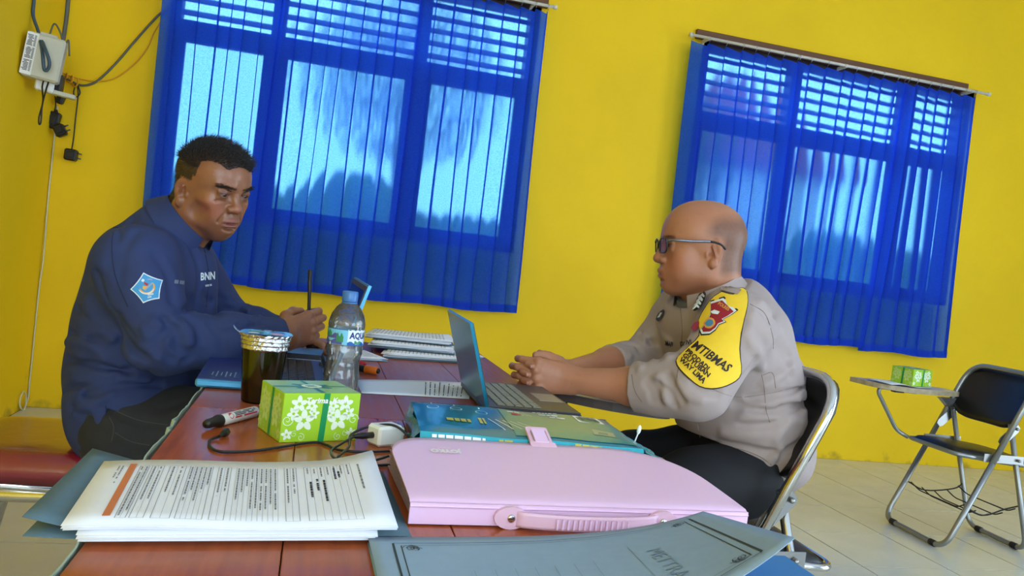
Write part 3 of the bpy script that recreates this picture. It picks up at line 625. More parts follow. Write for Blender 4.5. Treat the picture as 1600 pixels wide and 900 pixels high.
def orn(cx, cy, sx, sy):
    for k in range(9):
        a = k*.7; r = .012+.008*math.sin(k*2.1); pts = [(cx+sx*(r*math.cos(a+j*.8)+.004*j), cy+sy*(r*math.sin(a+j*.9)+.003*j)*1.4) for j in range(5)]
        for j in range(4): line(fi, pf, *pts[j], *pts[j+1], .0022)
for cx, cy, sx, sy in ((.1, .88, 1, -1), (.9, .88, -1, -1), (.9, .13, -1, 1), (.1, .13, 1, 1)): orn(cx, cy, sx, sy)
o = fi.build('ornament_border', 'folder_ink', tf); o['kind'] = 'stuff'
pc = MB()
for k in range(7): line(pc, pf, .25+k*.055, .62, .25+k*.055, .2, .0016)
line(pc, pf, .70, .72, .70, .18, .0018); o = pc.build('ruled_lines', 'pencil_ink', tf); o['kind'] = 'stuff'
def ptx(x, y): return tp3(.755+y, .62-x, .0007)
o = text_mb('METTRA', .10, lambda x, y: ptx(x*1.05, y*.62), 'LEFT').build('lettering', 'pencil_ink', tf)
# blue card file below it
bf = thing('card_file', 'bright blue card file peeking out under the teal folder', 'folder', (.42, .655, ZT_)); MB().box((.425, .655, ZT_+.030), (.10, .06, .016), bev=.003).build('cover', 'blue_card', bf); MB().box((.42, .655, ZT_+.0115), (.09, .055, .021)).build('pages', 'paper', bf)

# --- pink document case
pk = thing('document_case', 'pale pink plastic document case with handle lying on the table', 'document case', (.33, .95, ZT_))
P0, P1 = npv(.123, .838, 0), npv(.535, .856, 0); pu = unit(P1-P0); pv = npv(-pu[1], pu[0], 0); PL = np.linalg.norm(P1-P0)
def PK(u, v, z): return P0+pu*u+pv*v+npv(0, 0, ZT_+z)
th0, th1 = .026, .040
MB().prism([(.008, .004), (PL-.008, .004), (PL-.008, .222), (.008, .222)], .001, .003, PK).build('base_panel', 'pink_plastic', pk)
for k in range(9):        # accordion pockets
    z = .004+k*.0024
    MB().grid(lambda u, v: PK(.006+.0025*(k % 2)+u*(PL-.012-.005*(k % 2)), .006+v*.214, z+.0012*v*k), 2, 2, .0012, False, (0, 0, 1)).build('pocket', 'pink_dark', pk)
MB().prism([(.0, -.0), (PL, .0), (PL, .004), (.0, .004)], .002, th0-.001, PK).build('spine', 'pink_plastic', pk)
out = []
RL, RRr, VD = .055, .085, .236
for k in range(9): a = math.pi-k/8*math.pi/2; out.append((RL+RL*math.cos(a), VD-RL*1.5+RL*1.5*math.sin(a)))
for k in range(11): a = math.pi/2-k/10*math.pi/2; out.append((PL-RRr*1.25+RRr*1.25*math.cos(a), VD-RRr*1.6+RRr*1.6*math.sin(a)))
def flap(u, v, h): return PK(u, v, th0+(th1-th0)*min(1, max(0, v)/.2)**.8+h)
b = MB(); ncol = 40; nrow = 14
def edge_v(u):
    if u < RL: return VD-RL*1.5+1.5*math.sqrt(max(0, RL*RL-(RL-u)**2))
    r = RRr*1.25
    if u > PL-r: return VD-RRr*1.6+1.6*RRr*math.sqrt(max(0, 1-((u-PL+r)/r)**2))
    return VD
def flapfn(s, t):
    s = .5-.5*math.cos(math.pi*s); u = s*PL; e = edge_v(u); v = -.0008+t*(e+.0008)
    if t < .001: return PK(u, -.001, th0-.004)
    return flap(u, v, .0)
MB().grid(flapfn, ncol, nrow, .0016, True, (0, 0, 1)).build('flap', 'pink_plastic', pk)
# handle on the spine
def PH(u, z, o): return PK(u, -o, z)
hs = [(.115, .010), (.13, .0025), (.15, .0065), (.21, .008), (.26, .0065), (.278, .0025), (.293, .010)]
def hnd_fn(s, t):
    u = .118+s*.172; bow = .006+.014*math.sin(math.pi*s)**.6; return PH(u, .0035+.017*t, bow)
MB().grid(hnd_fn, 24, 5, .003, True, (0, -1, 0)).build('handle', 'pink_trim', pk)
for cu in (.112, .297):
    pl = [(cu+.016*math.cos(a)*(1.2), .0125+.0125*math.sin(a)) for a in [2*math.pi*k/20 for k in range(20)]]
    m_ = MB().prism(pl, .001, .006, lambda u, v, h: PH(u, v, h)).build('handle_mount', 'pink_trim', pk)
    MB().lathe(PH(cu, .0125, .006), [(.0045, 0), (.0045, .0015), (.003, .0022), (.0, .0023)], 14, -pv).build('rivet', 'chrome', m_)
for k in range(14): MB().box(PH(.160+k*.0065, .0125, .0235), (.0022, .0012, .011)).build('grip_rib', 'pink_plastic', pk)
# latch
lc = npv(.222, .232)
def LT(u, v, h): return flap(lc[0]+u, lc[1]+v, .0018+h)
def rr(w, h, r, n=5): return [(sx*(w-r)+r*math.cos(a0+k/n*math.pi/2), sy*(h-r)+r*math.sin(a0+k/n*math.pi/2)) for (sx, sy, a0) in ((1, 1, 0), (-1, 1, math.pi/2), (-1, -1, math.pi), (1, -1, 1.5*math.pi)) for k in range(n+1)]
def LU(u, v, h): return PK(lc[0]+u, lc[1]+.012+v*.9, th1+.004+h+v*.35)
lt_ = MB().prism(rr(.0165, .026, .004), 0, .004, LU).build('latch', 'pink_trim', pk)
MB().prism(rr(.010, .017, .002), .004, .0065, LU).build('latch_tab', 'pink_plastic', lt_)
MB().prism([(u+.0, v-.022) for u, v in rr(.019, .006, .003)], .0, .006, LU).build('latch_foot', 'pink_trim', lt_)
for s in (-1, 1): MB().prism([(s*.0105-.0008, -.012), (s*.0105+.0008, -.012), (s*.0105+.0008, .012), (s*.0105-.0008, .012)], .004, .0068, LU).build('latch_slot', 'pink_dark', lt_)
def lgo(x, y): return flap(.070-x, .168-y*1.5, .0022)
text_mb('JOYKO', .0125, lambda x, y: lgo(x, y), 'CENTER', bold=.0007).build('lettering', 'white_print', pk)
text_mb('QUALITY', .004, lambda x, y: lgo(x, y-.009), 'CENTER').build('lettering', 'white_print', pk)

# --- teal plastic pack
tk = thing('diaper_pack', 'shiny teal plastic pack with barcode behind the pink case', 'pack', (.34, 1.22, ZT_))
TA, TB, TC, TD = npv(.163, 1.098, .780), npv(.493, 1.085, .778), npv(.522, 1.325, .770), npv(.181, 1.362, .771)
def ttop(u, v, off=0):
    p = (TA*(1-u)+TB*u)*(1-v)+(TD*(1-u)+TC*u)*v
    e = (1-abs(2*u-1)**10)*(1-abs(2*v-1)**8)
    return p+npv(0, 0, -.006+.006*e+.0012*math.sin(u*13+v*4)*math.sin(v*7+u*3)+off)
b = MB(); n1, n2 = 30, 16
def pack_ring(s, t):      # closed soft block: s round the section, t along the length
    pass
def side(fn_top, z0): return lambda u, v: (fn_top(u)[0], fn_top(u)[1], fn_top(u)[2]*(1-v)+z0*v)
MB().grid(ttop, n1, n2).build('top_face', 'teal_deep', tk)
sm_ = MB()
def nf(u, v): p = ttop(u, 0); return npv(p[0]+.0, p[1]-.008*math.sin(math.pi*v), p[2]*(1-v)+(ZT_+.002)*v)
def ff(u, v): p = ttop(1-u, 1); return npv(p[0], p[1]+.008*math.sin(math.pi*v), p[2]*(1-v)+(ZT_+.002)*v)
def lf(u, v): p = ttop(0, 1-u); return npv(p[0]-.008*math.sin(math.pi*v)+.004*math.sin(u*9+v*5), p[1], p[2]*(1-v)+(ZT_+.002)*v)
def rf(u, v): p = ttop(1, u); return npv(p[0]+.012*math.sin(math.pi*v), p[1], p[2]*(1-v)+(ZT_+.002)*v)
for fn, nm in ((nf, 'near_side'), (ff, 'far_side'), (lf, 'left_end'), (rf, 'right_end')): MB().grid(fn, 20, 6).build(nm, 'teal_film', tk)
MB().grid(lambda u, v: (ttop(u, v)*npv(1, 1, 0)+npv(0, 0, ZT_+.001)), 2, 2).build('bottom_face', 'teal_film', tk)
def gus(u, v):            # pinched end seal
    p = ttop(1, .02+.9*v); return npv(p[0]+u*(.055-.02*v), p[1]-.02*u*(1-v), p[2]-.004-.022*u+.006*math.sin(v*17+u*6)*u)
MB().grid(gus, 8, 16, .001, True, (0, 0, 1)).build('end_seal', 'teal_film', tk)
MB().grid(lambda u, v: ttop(.42+u*.56, .04+v*.86, .0006), 16, 10).build('dull_panel', 'teal_dull', tk)
MB().grid(lambda u, v: ttop(u, .955+.045*v, .0006), 20, 2).build('far_band', 'teal_film', tk)
w_ = MB(); fnp = lambda s, t: ttop(s, t, .0012)
rnd = random.Random(3)
for k in range(5): line(w_, fnp, .33+.035*k, .42, .38+.04*k, .12+.02*k, .004)
for k in range(3): line(w_, fnp, .50+.02*k, .82, .53+.02*k, .66, .0025)
for cx, cy in ((.09, .70), (.20, .68), (.32, .64)):
    for k in range(12): a, c = k*math.pi/6, (k+1)*math.pi/6; line(w_, fnp, cx+.028*math.cos(a), cy+.06*math.sin(a), cx+.028*math.cos(c), cy+.06*math.sin(c), .003)
    line(w_, fnp, cx, cy+.13, cx, cy+.17, .008)
for r0 in ((.60, .88), (.665, .88), (.62, .79), (.665, .71)): words(w_, fnp, r0[0], r0[0]+.06, r0[1], .016, rnd, 1)
for cx, cy in ((.70, .79), (.725, .70)):
    pl = [fnp(cx+.018*math.cos(k*.6), cy+.03*math.sin(k*.6)) for k in range(10)]; w_.add(pl, [tuple(range(10))])
words(w_, fnp, .46, .52, .78, .02, rnd, 1); words(w_, fnp, .80, .87, .93, .012, rnd, 1)
o = w_.build('printed_marks', 'white_print', tk); o['kind'] = 'stuff'
y_ = MB(); words(y_, fnp, .13, .24, .30, .045, rnd, 1); words(y_, fnp, .28, .31, .33, .08, rnd, 1); o = y_.build('printed_lettering', 'yellow_print', tk); o['kind'] = 'stuff'
r_ = MB(); words(r_, fnp, .475, .52, .70, .03, rnd, 1); o = r_.build('printed_badge', 'red_print', tk); o['kind'] = 'stuff'
bcp = MB().add([fnp(s, t) for s, t in ((.80, .62), (.93, .62), (.93, .86), (.80, .86))], [(0, 1, 2, 3)]).build('barcode_panel', 'white_print', tk)
bb = MB(); bfn = lambda s, t: ttop(s, t, .0018)
for k in range(16): line(bb, bfn, .825+k*.0055, .66, .825+k*.0055, .82, random.choice((.0015, .003)))
o = bb.build('barcode', 'ink', bcp); o['kind'] = 'stuff'
MB().add([fnp(s, t) for s, t in ((.80, .18), (.90, .16), (.92, .34), (.82, .37))], [(0, 1, 2, 3)]).build('sticker', 'olive_sticker', tk)
wn = MB(); nfn = lambda s, t: nf(s, t)+npv(0, -.0012, .0006)
words(wn, nfn, .05, .28, .12, .05, rnd, 1); words(wn, nfn, .06, .22, .28, .04, rnd, 1); words(wn, nfn, .02, .04, .35, .05, rnd, 1); o = wn.build('printed_marks', 'white_print', tk); o['kind'] = 'stuff'
yn = MB(); words(yn, nfn, .34, .40, .10, .04, rnd, 1); words(yn, nfn, .68, .80, .08, .05, rnd, 1); o = yn.build('printed_marks', 'yellow_print', tk); o['kind'] = 'stuff'
# small white plastic spoon standing up from a clear wrapper at the end of the pack
sp0 = npv(*gus(.85, .75))+npv(0, 0, .001); s1 = sp0+npv(.007, 0, .034); spn = thing('plastic_spoon', 'small white plastic spoon sticking up at the end of the teal pack', 'spoon', sp0)
MB().tube([sp0-npv(0, 0, .002), (sp0+s1)/2+npv(.002, 0, 0), s1-npv(.001, 0, .014)], [.0010, .0012, .0014], 6).build('stem', 'white_print', spn)
MB().lathe(s1-npv(.001, 0, .016), [(.0008, 0), (.0030, .004), (.0036, .009), (.0027, .014), (.0005, .0165)], 12, (.15, 0, 1)).build('bowl', 'white_print', spn)

# --- gift tissue boxes
def tissue_box(A, B, d, h, label, detail=True):
    A = npv(*A); B = npv(*B); u = (B-A)*npv(1, 1, 0); w = np.linalg.norm(u); u /= w; v = npv(-u[1], u[0], 0); z = npv(0, 0, 1)
    r = thing('tissue_box', label, 'tissue box', A+u*w/2+v*d/2, 'green gift tissue boxes')
    MB().box(A+u*w/2+v*d/2+z*h/2, (w, d, h), R=np.array((u, v, z)).T, bev=.0008).build('carton', 'lime_card', r)
    fr = plane_fn(A+u*w/2+z*h/2, u, z, -v, .0003); lf = plane_fn(A+v*d/2+z*h/2, -v, z, -u, .0003); tp = plane_fn(A+u*w/2+v*d/2+z*h, u, v, z, .0003); rt = plane_fn(B+v*d/2+z*h/2, v, z, u, .0003); bk = plane_fn(A+v*d+u*w/2+z*h/2, -u, z, v, .0003)
    MB().add([tp(a*w*.496, c*d*.496) for a, c in ((-1, -1), (1, -1), (1, 1), (-1, 1))], [(0, 1, 2, 3)]).build('top_print', 'lime_top', r)
    def petal_flower(mb, fn, cx, cy, s, a0, n=5):
        for k in range(n):
            a = a0+k*2*math.pi/n; dx, dy = math.cos(a), math.sin(a); pts = []
            for j in range(10):
                q = j/10*2*math.pi; l = s*(.58+.42*math.cos(q)); ww = s*.26*math.sin(q)*(1.1-.25*math.cos(q)); pts.append(fn(cx+dx*l-dy*ww, cy+dy*l+dx*ww))
            mb.add(pts, [tuple(range(10))])
    def spiral(mb, fn, cx, cy, s, a0, sg):
        pp = []
        for k in range(22): a = a0+sg*k*.42; rr_ = s*(1-k/24); pp.append((cx+rr_*math.cos(a), cy+rr_*math.sin(a)))
        for k in range(21): line1(mb, fn, *pp[k], *pp[k+1], s*.11)
    def line1(mb, fn, a, b, c, e, wd):
        p, q = npv(a, b), npv(c, e); t = unit(q-p); n = npv(-t[1], t[0])*wd/2; mb.add([fn(*(p+n)), fn(*(p-n)), fn(*(q-n)), fn(*(q+n))], [(0, 1, 2, 3)])
    for fn, ww, m in ((fr, w, 'flower_white'), (lf, d, 'flower_pale'), (rt, d, 'flower_pale'), (bk, w, 'flower_white')):
        k = h/.07; mb = MB(); g0 = MB()
        for sg in (-1, 1):
            petal_flower(mb, fn, sg*ww*.22, -h*.06, .0165*k, -1.2*sg+.4); petal_flower(mb, fn, sg*ww*.30, h*.28, .0125*k, .3); petal_flower(mb, fn, sg*ww*.14, h*.24, .0095*k, 1.1); petal_flower(mb, fn, sg*ww*.36, h*.08, .010*k, .8); petal_flower(mb, fn, sg*ww*.1, h*.08, .0085*k, .2)
            petal_flower(mb, fn, sg*ww*.42, -h*.34, .0085*k, .5)
            spiral(mb, fn, sg*ww*.43, -h*.05, .0085*k, 0, sg); spiral(mb, fn, sg*ww*.33, -h*.33, .005*k, 1, -sg); spiral(mb, fn, sg*ww*.24, -h*.40, .006*k, 2, sg)
        o = mb.build('flower_print', m, r); o['kind'] = 'stuff'
        rb = MB(); rx = ww*.05; rb.add([fn(rx-.0045*k, h*.497), fn(rx+.0045*k, h*.497), fn(rx+.001*k, -h*.497), fn(rx-.008*k, -h*.497)], [(0, 3, 2, 1)])
        f2 = lambda a, b, fn=fn: npv(*fn(a, b))+(npv(*fn(0, 0))-(A+u*w/2+v*d/2+z*h/2))*.004
        rb.v = [tuple(npv(*p)+unit(npv(*fn(0, 0))-(A+u*w/2+v*d/2+z*h/2))*.0002) for p in rb.v]
        rb.build('ribbon', 'ribbon_green', r)
    t2 = plane_fn(A+u*w/2+v*d/2+z*h, u, v, z, .0006); t3 = plane_fn(A+u*w/2+v*d/2+z*h, u, v, z, .0009)
    for a in (0, math.pi/2, .35, -.5, 2.5, 3.6):
        ln = w*.5 if a in (0,) else d*.5; m_ = MB(); c, s_ = math.cos(a), math.sin(a)
        lo, hi, wd = (-ln, ln, .004) if a in (0, math.pi/2) else (.008, .03, .006)
        m_.add([t2(c*x-s_*y, s_*x+c*y) for x, y in ((lo, -wd), (hi, -wd*.6), (hi, wd*.6), (lo, wd))], [(0, 1, 2, 3)]); m_.build('ribbon', 'ribbon_teal', r)
    MB().add([t3(.0155*math.cos(k*.3), .0135*math.sin(k*.3)) for k in range(21)], [tuple(range(21))]).build('seal', 'flower_white', r)
    if detail:
        f3 = plane_fn(A+u*w*.56+z*h*.845, u, z, -v, .0009); text_mb('Terima  Kasih', .0115, lambda x, y: f3(x+.22*y, y), bold=.0003).build('lettering', 'white_print', r)
        f4 = plane_fn(A+u*w/2+v*d/2+z*h, u, v, z, .0012)
        mm = MB(); words(mm, lambda s, t: f4(s, t), -.009, .009, .002, .002, random.Random(1), 1); words(mm, lambda s, t: f4(s, t), -.007, .007, -.003, .0015, random.Random(2), 1); o = mm.build('seal_print', 'ribbon_teal', r); o['kind'] = 'stuff'
    return r
tissue_box((-.025, 1.160, ZT_), (.084, 1.203, ZT_), .098, .071, 'lime green tissue box with white flowers and ribbon on the near table')
# --- marker, charger and cord
mk = thing('marker_pen', 'white marker with black cap beside the lime green tissue box', 'marker', (-.10, 1.27, ZT_), 'marker pens')
m0, m1 = at_z(321, 663, ZT_+.009), at_z(402, 642, ZT_+.009); md = unit(m1-m0); ml = .125
MB().lathe(m0, [(.0, 0), (.0055, .0005), (.0068, .006), (.0072, .024), (.0092, .027), (.0094, .034)], 16, md).build('cap', 'black_plastic', mk)
bd = MB().lathe(m0+md*.034, [(.0087, 0), (.0088, .09), (.006, .094), (0, .095)], 18, md).build('barrel', 'marker_white', mk)
mu, mv, _ = frame(md); side_n = unit(npv(0, -1, .45)-md*(npv(0, -1, .45)@md)); side_u = np.cross(side_n, md)
def mkf(x, y, rad=.0091): a = y/rad; return m0+md*x+(side_n*math.cos(a)+np.cross(md, side_n)*math.sin(a))*rad
MB().add([mkf(.052+.0055*math.cos(k*.5), .0055*math.sin(k*.5)) for k in range(12)], [tuple(range(12))]).build('red_dot', 'red_print', mk)
mm = MB(); rnd = random.Random(4)
for t in (-.0035, -.001, .0015): words(mm, lambda s, q: mkf(s, q), .062, .115, t, .0007, rnd, 1)
o = mm.build('printed_text', 'ink', mk); o['kind'] = 'stuff'
mm = MB(); words(mm, lambda s, q: mkf(s, q), .060, .118, .0045, .0012, rnd, 1); o = mm.build('red_print', 'red_print', mk); o['kind'] = 'stuff'
ca_ = at_z(603, 702, ZT_); cb_ = at_z(635, 692, ZT_); cu_ = unit(npv(.62, .35, 0)); cv_ = npv(-cu_[1], cu_[0], 0)
ch = thing('charger', 'white square phone charger with black lead beside the pink case', 'charger', ca_)
CR = np.array((cu_, cv_, (0, 0, 1))).T
ccn = at_z(600, 700, ZT_)+cu_*.012+cv_*.018+npv(0, 0, .0155)
MB().box(ccn, (.044, .034, .030), R=CR, bev=.004).build('body', 'charger_white', ch)
MB().box(ccn+cu_*.023, (.006, .026, .022), R=CR, bev=.002).build('end_face', 'charger_white', ch)
for s in (-1, 1): MB().tube([ccn+cu_*.026+cv_*s*.0095, ccn+cu_*.045+cv_*s*.0095], .002, 6).build('pin', 'chrome', ch)
port = ccn-cu_*.022
cb = thing('charging_cable', 'black charging cable looped across the near table', 'cable', at_z(450, 700, ZT_))
zc = ZT_+.0022
cpts = [at_z(345, 681, zc+.002), at_z(328, 688, zc), at_z(330, 700, zc), at_z(350, 706, zc), at_z(400, 704, zc), at_z(440, 698, zc), at_z(490, 691, zc), at_z(510, 695, zc), at_z(530, 703, zc), at_z(570, 706, zc), at_z(622, 705, zc), at_z(640, 714, zc), at_z(612, 726, zc), at_z(540, 727, zc), at_z(517, 724, zc+.002), at_z(528, 714, zc+.005), at_z(545, 698, zc+.008), at_z(548, 680, zc+.014), at_z(575, 667, zc+.022), at_z(612, 664, zc+.030), at_z(634, 678, zc+.020), at_z(640, 696, zc+.006), at_z(600, 715, zc+.006), at_z(560, 723, zc+.006), at_z(528, 719, zc+.006), at_z(517, 706, zc+.007), at_z(530, 695, zc+.009), port-cu_*.03]
MB().tube(catmull(cpts, 7), .0019, 7).build('lead', 'cord_black', cb)
pd = unit(port-(port-cu_*.03)); MB().lathe(port-cu_*.034, [(.002, 0), (.0035, .004), (.0042, .012), (.0048, .014), (.0048, .034), (.0, .034)], 12, cu_).build('plug', 'cord_black', cb)
e0, e1 = at_z(344, 681, zc+.003), at_z(359, 671, zc+.004); ed = unit(e1-e0); MB().lathe(e0-ed*.004, [(.002, 0), (.0026, .006), (.0032, .012), (.0050, .016), (.0062, .028), (.0, .0282)], 6, ed).build('connector', 'cord_black', cb)

# --- cup of drink
cp = npv(-.072, 1.443, ZT_); cu2 = thing('drink_cup', 'plastic cup of dark drink sealed with silver foil', 'cup', cp)
MB().lathe(cp, [(.0, .001), (.0285, .001), (.030, .004), (.0375, .095), (.0375, .096), (.0, .096)], 40).build('drink', 'drink', cu2)
MB().lathe(cp, [(.0, .0), (.0292, .0), (.031, .003), (.0385, .096)], 40).build('wall', 'bottle_plastic', cu2)
rnd = random.Random(9)
def foilr(prof, n=60):
    m = MB(); V = []
    for (r, h_) in prof:
        for k in range(n): a = 2*math.pi*k/n; rr_ = r+rnd.uniform(-.0007, .0007); V.append(cp+npv(rr_*math.cos(a), rr_*math.sin(a), h_+rnd.uniform(-.0006, .0006)))
    m.add(V, [(i*n+k, i*n+(k+1) % n, (i+1)*n+(k+1) % n, (i+1)*n+k) for i in range(len(prof)-1) for k in range(n)], False); return m
foilr([(.0388, .092), (.0405, .094), (.0395, .100), (.0412, .102), (.0402, .107), (.0425, .109), (.0415, .114), (.0445, .116), (.0450, .1195), (.040, .1195)]).build('foil_collar', 'foil', cu2)
def lidf(r, a): return cp+npv(r*math.cos(a), r*math.sin(a), .1200+.0012*math.sin(3*a))
MB().add([lidf(.0435, 2*math.pi*k/40) for k in range(40)]+[tuple(cp+npv(0, 0, .1185))], [(k, (k+1) % 40, 40) for k in range(40)], True).build('film_lid', 'lid_blue', cu2)
for m, (cx, cy, rx, ry) in (('lid_pink', (.018, -.012, .012, .016)), ('lid_green', (-.016, .01, .016, .012)), ('lid_navy', (.020, .016, .015, .010)), ('lid_green', (.002, -.022, .01, .008)), ('label_white', (-.02, -.016, .01, .01))):
    MB().add([cp+npv(cx+rx*math.cos(k*.5), cy+ry*math.sin(k*.5), .1206) for k in range(12)], [tuple(range(12))]).build('lid_print', m, cu2)
MB().grid(lambda u, v: cp+npv(-.043-.012*u, -.012+.014*v, .1195+.010*u*u), 5, 3, .0004, False, (0, 0, 1)).build('pull_tab', 'foil', cu2)

# --- water bottle
BSC = .93; bp_ = npv(.064, 1.478, ZT_); bo = thing('water_bottle', 'clear plastic water bottle with blue cap and cyan label', 'bottle', bp_)
prof = [(.0, .006), (.018, .003), (.028, .0), (.0335, .004), (.0345, .012), (.0335, .030), (.0345, .034), (.0335, .050), (.0350, .056), (.0330, .066), (.0318, .080), (.0318, .088), (.0335, .096), (.0352, .102), (.0352, .112), (.0342, .114), (.0345, .118), (.0345, .150), (.0355, .153), (.0355, .160), (.0345, .164), (.0310, .176), (.0235, .189), (.0160, .196), (.0135, .198), (.0135, .203)]
prof = [(r*BSC, h_*BSC) for r, h_ in prof]
MB().lathe(bp_, prof, 48).build('shell', 'bottle_clear', bo)
MB().lathe(bp_, [(r*.972, h_+.001 if h_ < .0186 else h_) for r, h_ in prof if h_ < .1655]+[(.0, .1637)], 48).build('water', 'water', bo)
MB().lathe(bp_, [(r*BSC, h_*BSC) for r, h_ in ((.0155, .1975), (.0155, .199), (.0135, .2))], 32).build('neck_ring', 'cap_blue', bo)
cap = MB().lathe(bp_, [(r*BSC, h_*BSC) for r, h_ in ((.0150, .201), (.0153, .203), (.0153, .219), (.0140, .221), (.0, .2215))], 36).build('cap', 'cap_blue', bo)
vd = unit(CAM*npv(1, 1, 0)-bp_*npv(1, 1, 0)); vr = npv(-vd[1], vd[0], 0)   # vr points right as seen from the camera
def lab(x, y, rad=.0353): a = x/rad; return bp_+((vd*math.cos(a)+vr*math.sin(a))*rad+npv(0, 0, y))*BSC
n = 64
MB().add([lab(2*math.pi*.0353*k/n-.06, y) for y in (.119, .149) for k in range(n)], [(k, (k+1) % n, n+(k+1) % n, n+k) for k in range(n)], True).build('label', 'label_cyan', bo)
lb_ = lambda x, y: lab(x, y, .0356); lc_ = lambda x, y: lab(x, y, .0358)
def patch(x0, x1, y0, y1, fn, m, name='label_print', wave=0.0):
    k = 10; V = [fn(x0+(x1-x0)*i/k, y0) for i in range(k+1)]+[fn(x0+(x1-x0)*i/k, y1+wave*math.sin(i*1.1)) for i in range(k+1)]
    MB().add(V, [(i, i+1, k+2+i, k+1+i) for i in range(k)], True).build(name, m, bo)
patch(.004, .046, .119, .149, lb_, 'label_white'); patch(.004, .046, .119, .124, lc_, 'label_blue', wave=.0028); patch(.018, .034, .122, .127, lambda x, y: lab(x, y, .0359), 'label_green', wave=.0015)
patch(-.052, -.006, .1195, .127, lb_, 'label_purple', wave=.003); patch(-.044, -.012, .130, .138, lb_, 'label_purple', wave=.003); patch(-.050, -.030, .134, .143, lc_, 'label_green', wave=.003); patch(-.018, -.004, .124, .138, lc_, 'label_green', wave=.004); patch(-.056, .05, .1475, .149, lc_, 'label_blue')
text_mb('AQUA', .0165, lambda x, y: lab(x+.008, y+.1375, .0361), 'LEFT', bold=.0007, sx=.9).build('lettering', 'aqua_ink', bo)
patch(-.034, -.030, .117, .1225, lambda x, y: lab(x, y, .0361), 'label_white')

# --- markers and paper between bottle and laptop
def marker(p, q, label, mcap, mbar, dark):
    d = unit(q-p); r = thing('marker_pen', label, 'marker', (p+q)/2-npv(0, 0, .009), 'marker pens'); L_ = np.linalg.norm(q-p)
    MB().lathe(p, [(0, 0), (.007, .001), (.008, .01), (.0083, L_-.034)], 14, d).build('barrel', mbar, r)
    MB().lathe(p+d*(L_-.034), [(.0083, 0), (.0098, .001), (.0094, .028), (.0085, .030), (.0085, .0301), (0, .0302)], 16, d).build('cap', mcap, r)
    MB().lathe(p+d*(L_-.004), [(.006, 0), (.006, .005), (.003, .0052), (.003, .003), (0, .003)], 12, d).build('cap_end', dark, r)
z9 = ZT_+.010
marker(at_z(540, 572, z9), at_z(592, 580, z9), 'black marker with orange cap behind the water bottle', 'marker_orange', 'black_plastic', 'black_plastic')
marker(at_z(545, 563, z9), at_z(584, 576, z9)+npv(-.02, .035, 0), 'red marker just behind the orange-capped one', 'red_print', 'marker_white', 'red_print')
ps = quad(at_z(565, 615, ZT_), at_z(733, 624, ZT_), at_z(738, 598, ZT_), at_z(555, 594, ZT_))
sh = thing('paper_sheet', 'loose handwritten sheet lying between the bottle and the dark laptop', 'paper', ps(.5, .5))
MB().grid(lambda u, v: ps(u, v)+npv(0, 0, .0012+.0018*math.sin(u*4)*v), 12, 6, .0003, True, (0, 0, 1)).build('sheet', 'paper', sh)
hw = MB(); rnd = random.Random(6); hf = lambda s, t: ps(t, s)+npv(0, 0, .0012+.0018*math.sin(t*4)*s+.0004)
for k in range(9): words(hw, hf, .08, .75+.2*rnd.random(), .58+k*.042, .0045, rnd, .85)
o = hw.build('handwriting', 'pen_ink', sh); o['kind'] = 'stuff'
# far papers on grey-blue folders
def far_paper(pts, z, th, label, mp='paper', fan=0, name='paper_stack', m2='folder_slate', pen=True, seed=0):
    q = quad(*[npv(*p, 0) for p in pts]); r = thing(name, label, 'papers', tuple(q(.5, .5)[:2])+(z,), 'papers at the far end of the table'); rnd = random.Random(seed)
    MB().grid(lambda u, v: q(-.03+1.06*u, -.05+1.08*v)+npv(0, 0, z+.0012), 4, 3, .0010, True, (0, 0, 1)).build('folder_cover', m2, r)
    n = 6
    for k in range(n):
        dx, dy = rnd.uniform(-.010, .010), rnd.uniform(-.012, .012); rt__ = rnd.uniform(-.05, .05); c0_ = q(.5, .5)
        if k == n-1: dx = dy = rt__ = 0
        MB().grid(lambda u, v: c0_+np.array(((math.cos(rt__), -math.sin(rt__), 0), (math.sin(rt__), math.cos(rt__), 0), (0, 0, 1)))@(q(u, v)-c0_)+npv(dx, dy, z+.002+th*(k+.3)/n+.010*fan*max(0, u-.6)*v), 8, 5, th/n*.5, True, (0, 0, 1)).build('sheet', mp, r)
    if pen:
        w2_ = MB(); f_ = lambda s, t: q(t, s)+npv(dx, dy, z+.0026+th*(n-.7)/n+.010*fan*max(0, t-.6)*s)
        for k in range(20): words(w2_, f_, .06, .94, .05+k*.045, .0045, rnd, .85)
        o = w2_.build('handwriting', 'print_grey', r); o['kind'] = 'stuff'
    return r
far_paper([(.20, 2.14), (.435, 2.17), (.46, 2.40), (.24, 2.37)], ZT_+.001, .012, 'lowest fanned stack of written sheets at the far end of the table', seed=1)
far_paper([(.165, 2.23), (.395, 2.22), (.42, 2.42), (.20, 2.42)], ZT_+.016, .014, 'middle stack of written sheets at the far end of the table', seed=2)
far_paper([(.16, 2.29), (.40, 2.275), (.415, 2.43), (.19, 2.44)], ZT_+.034, .012, 'topmost stack of written sheets at the far end of the table', seed=3, fan=1)
far_paper([(.01, 2.02), (.195, 2.07), (.15, 2.20), (.0, 2.18)], ZT_+.001, .006, 'written sheets on a blue folder just behind the water bottle', seed=4, m2='folder_light')
far_paper([(.43, 2.31), (.50, 2.31), (.49, 2.44), (.44, 2.44)], ZT_+.001, .003, 'grey folder corner poking out behind the dark laptop screen', seed=5, pen=False, m2='folder_light')

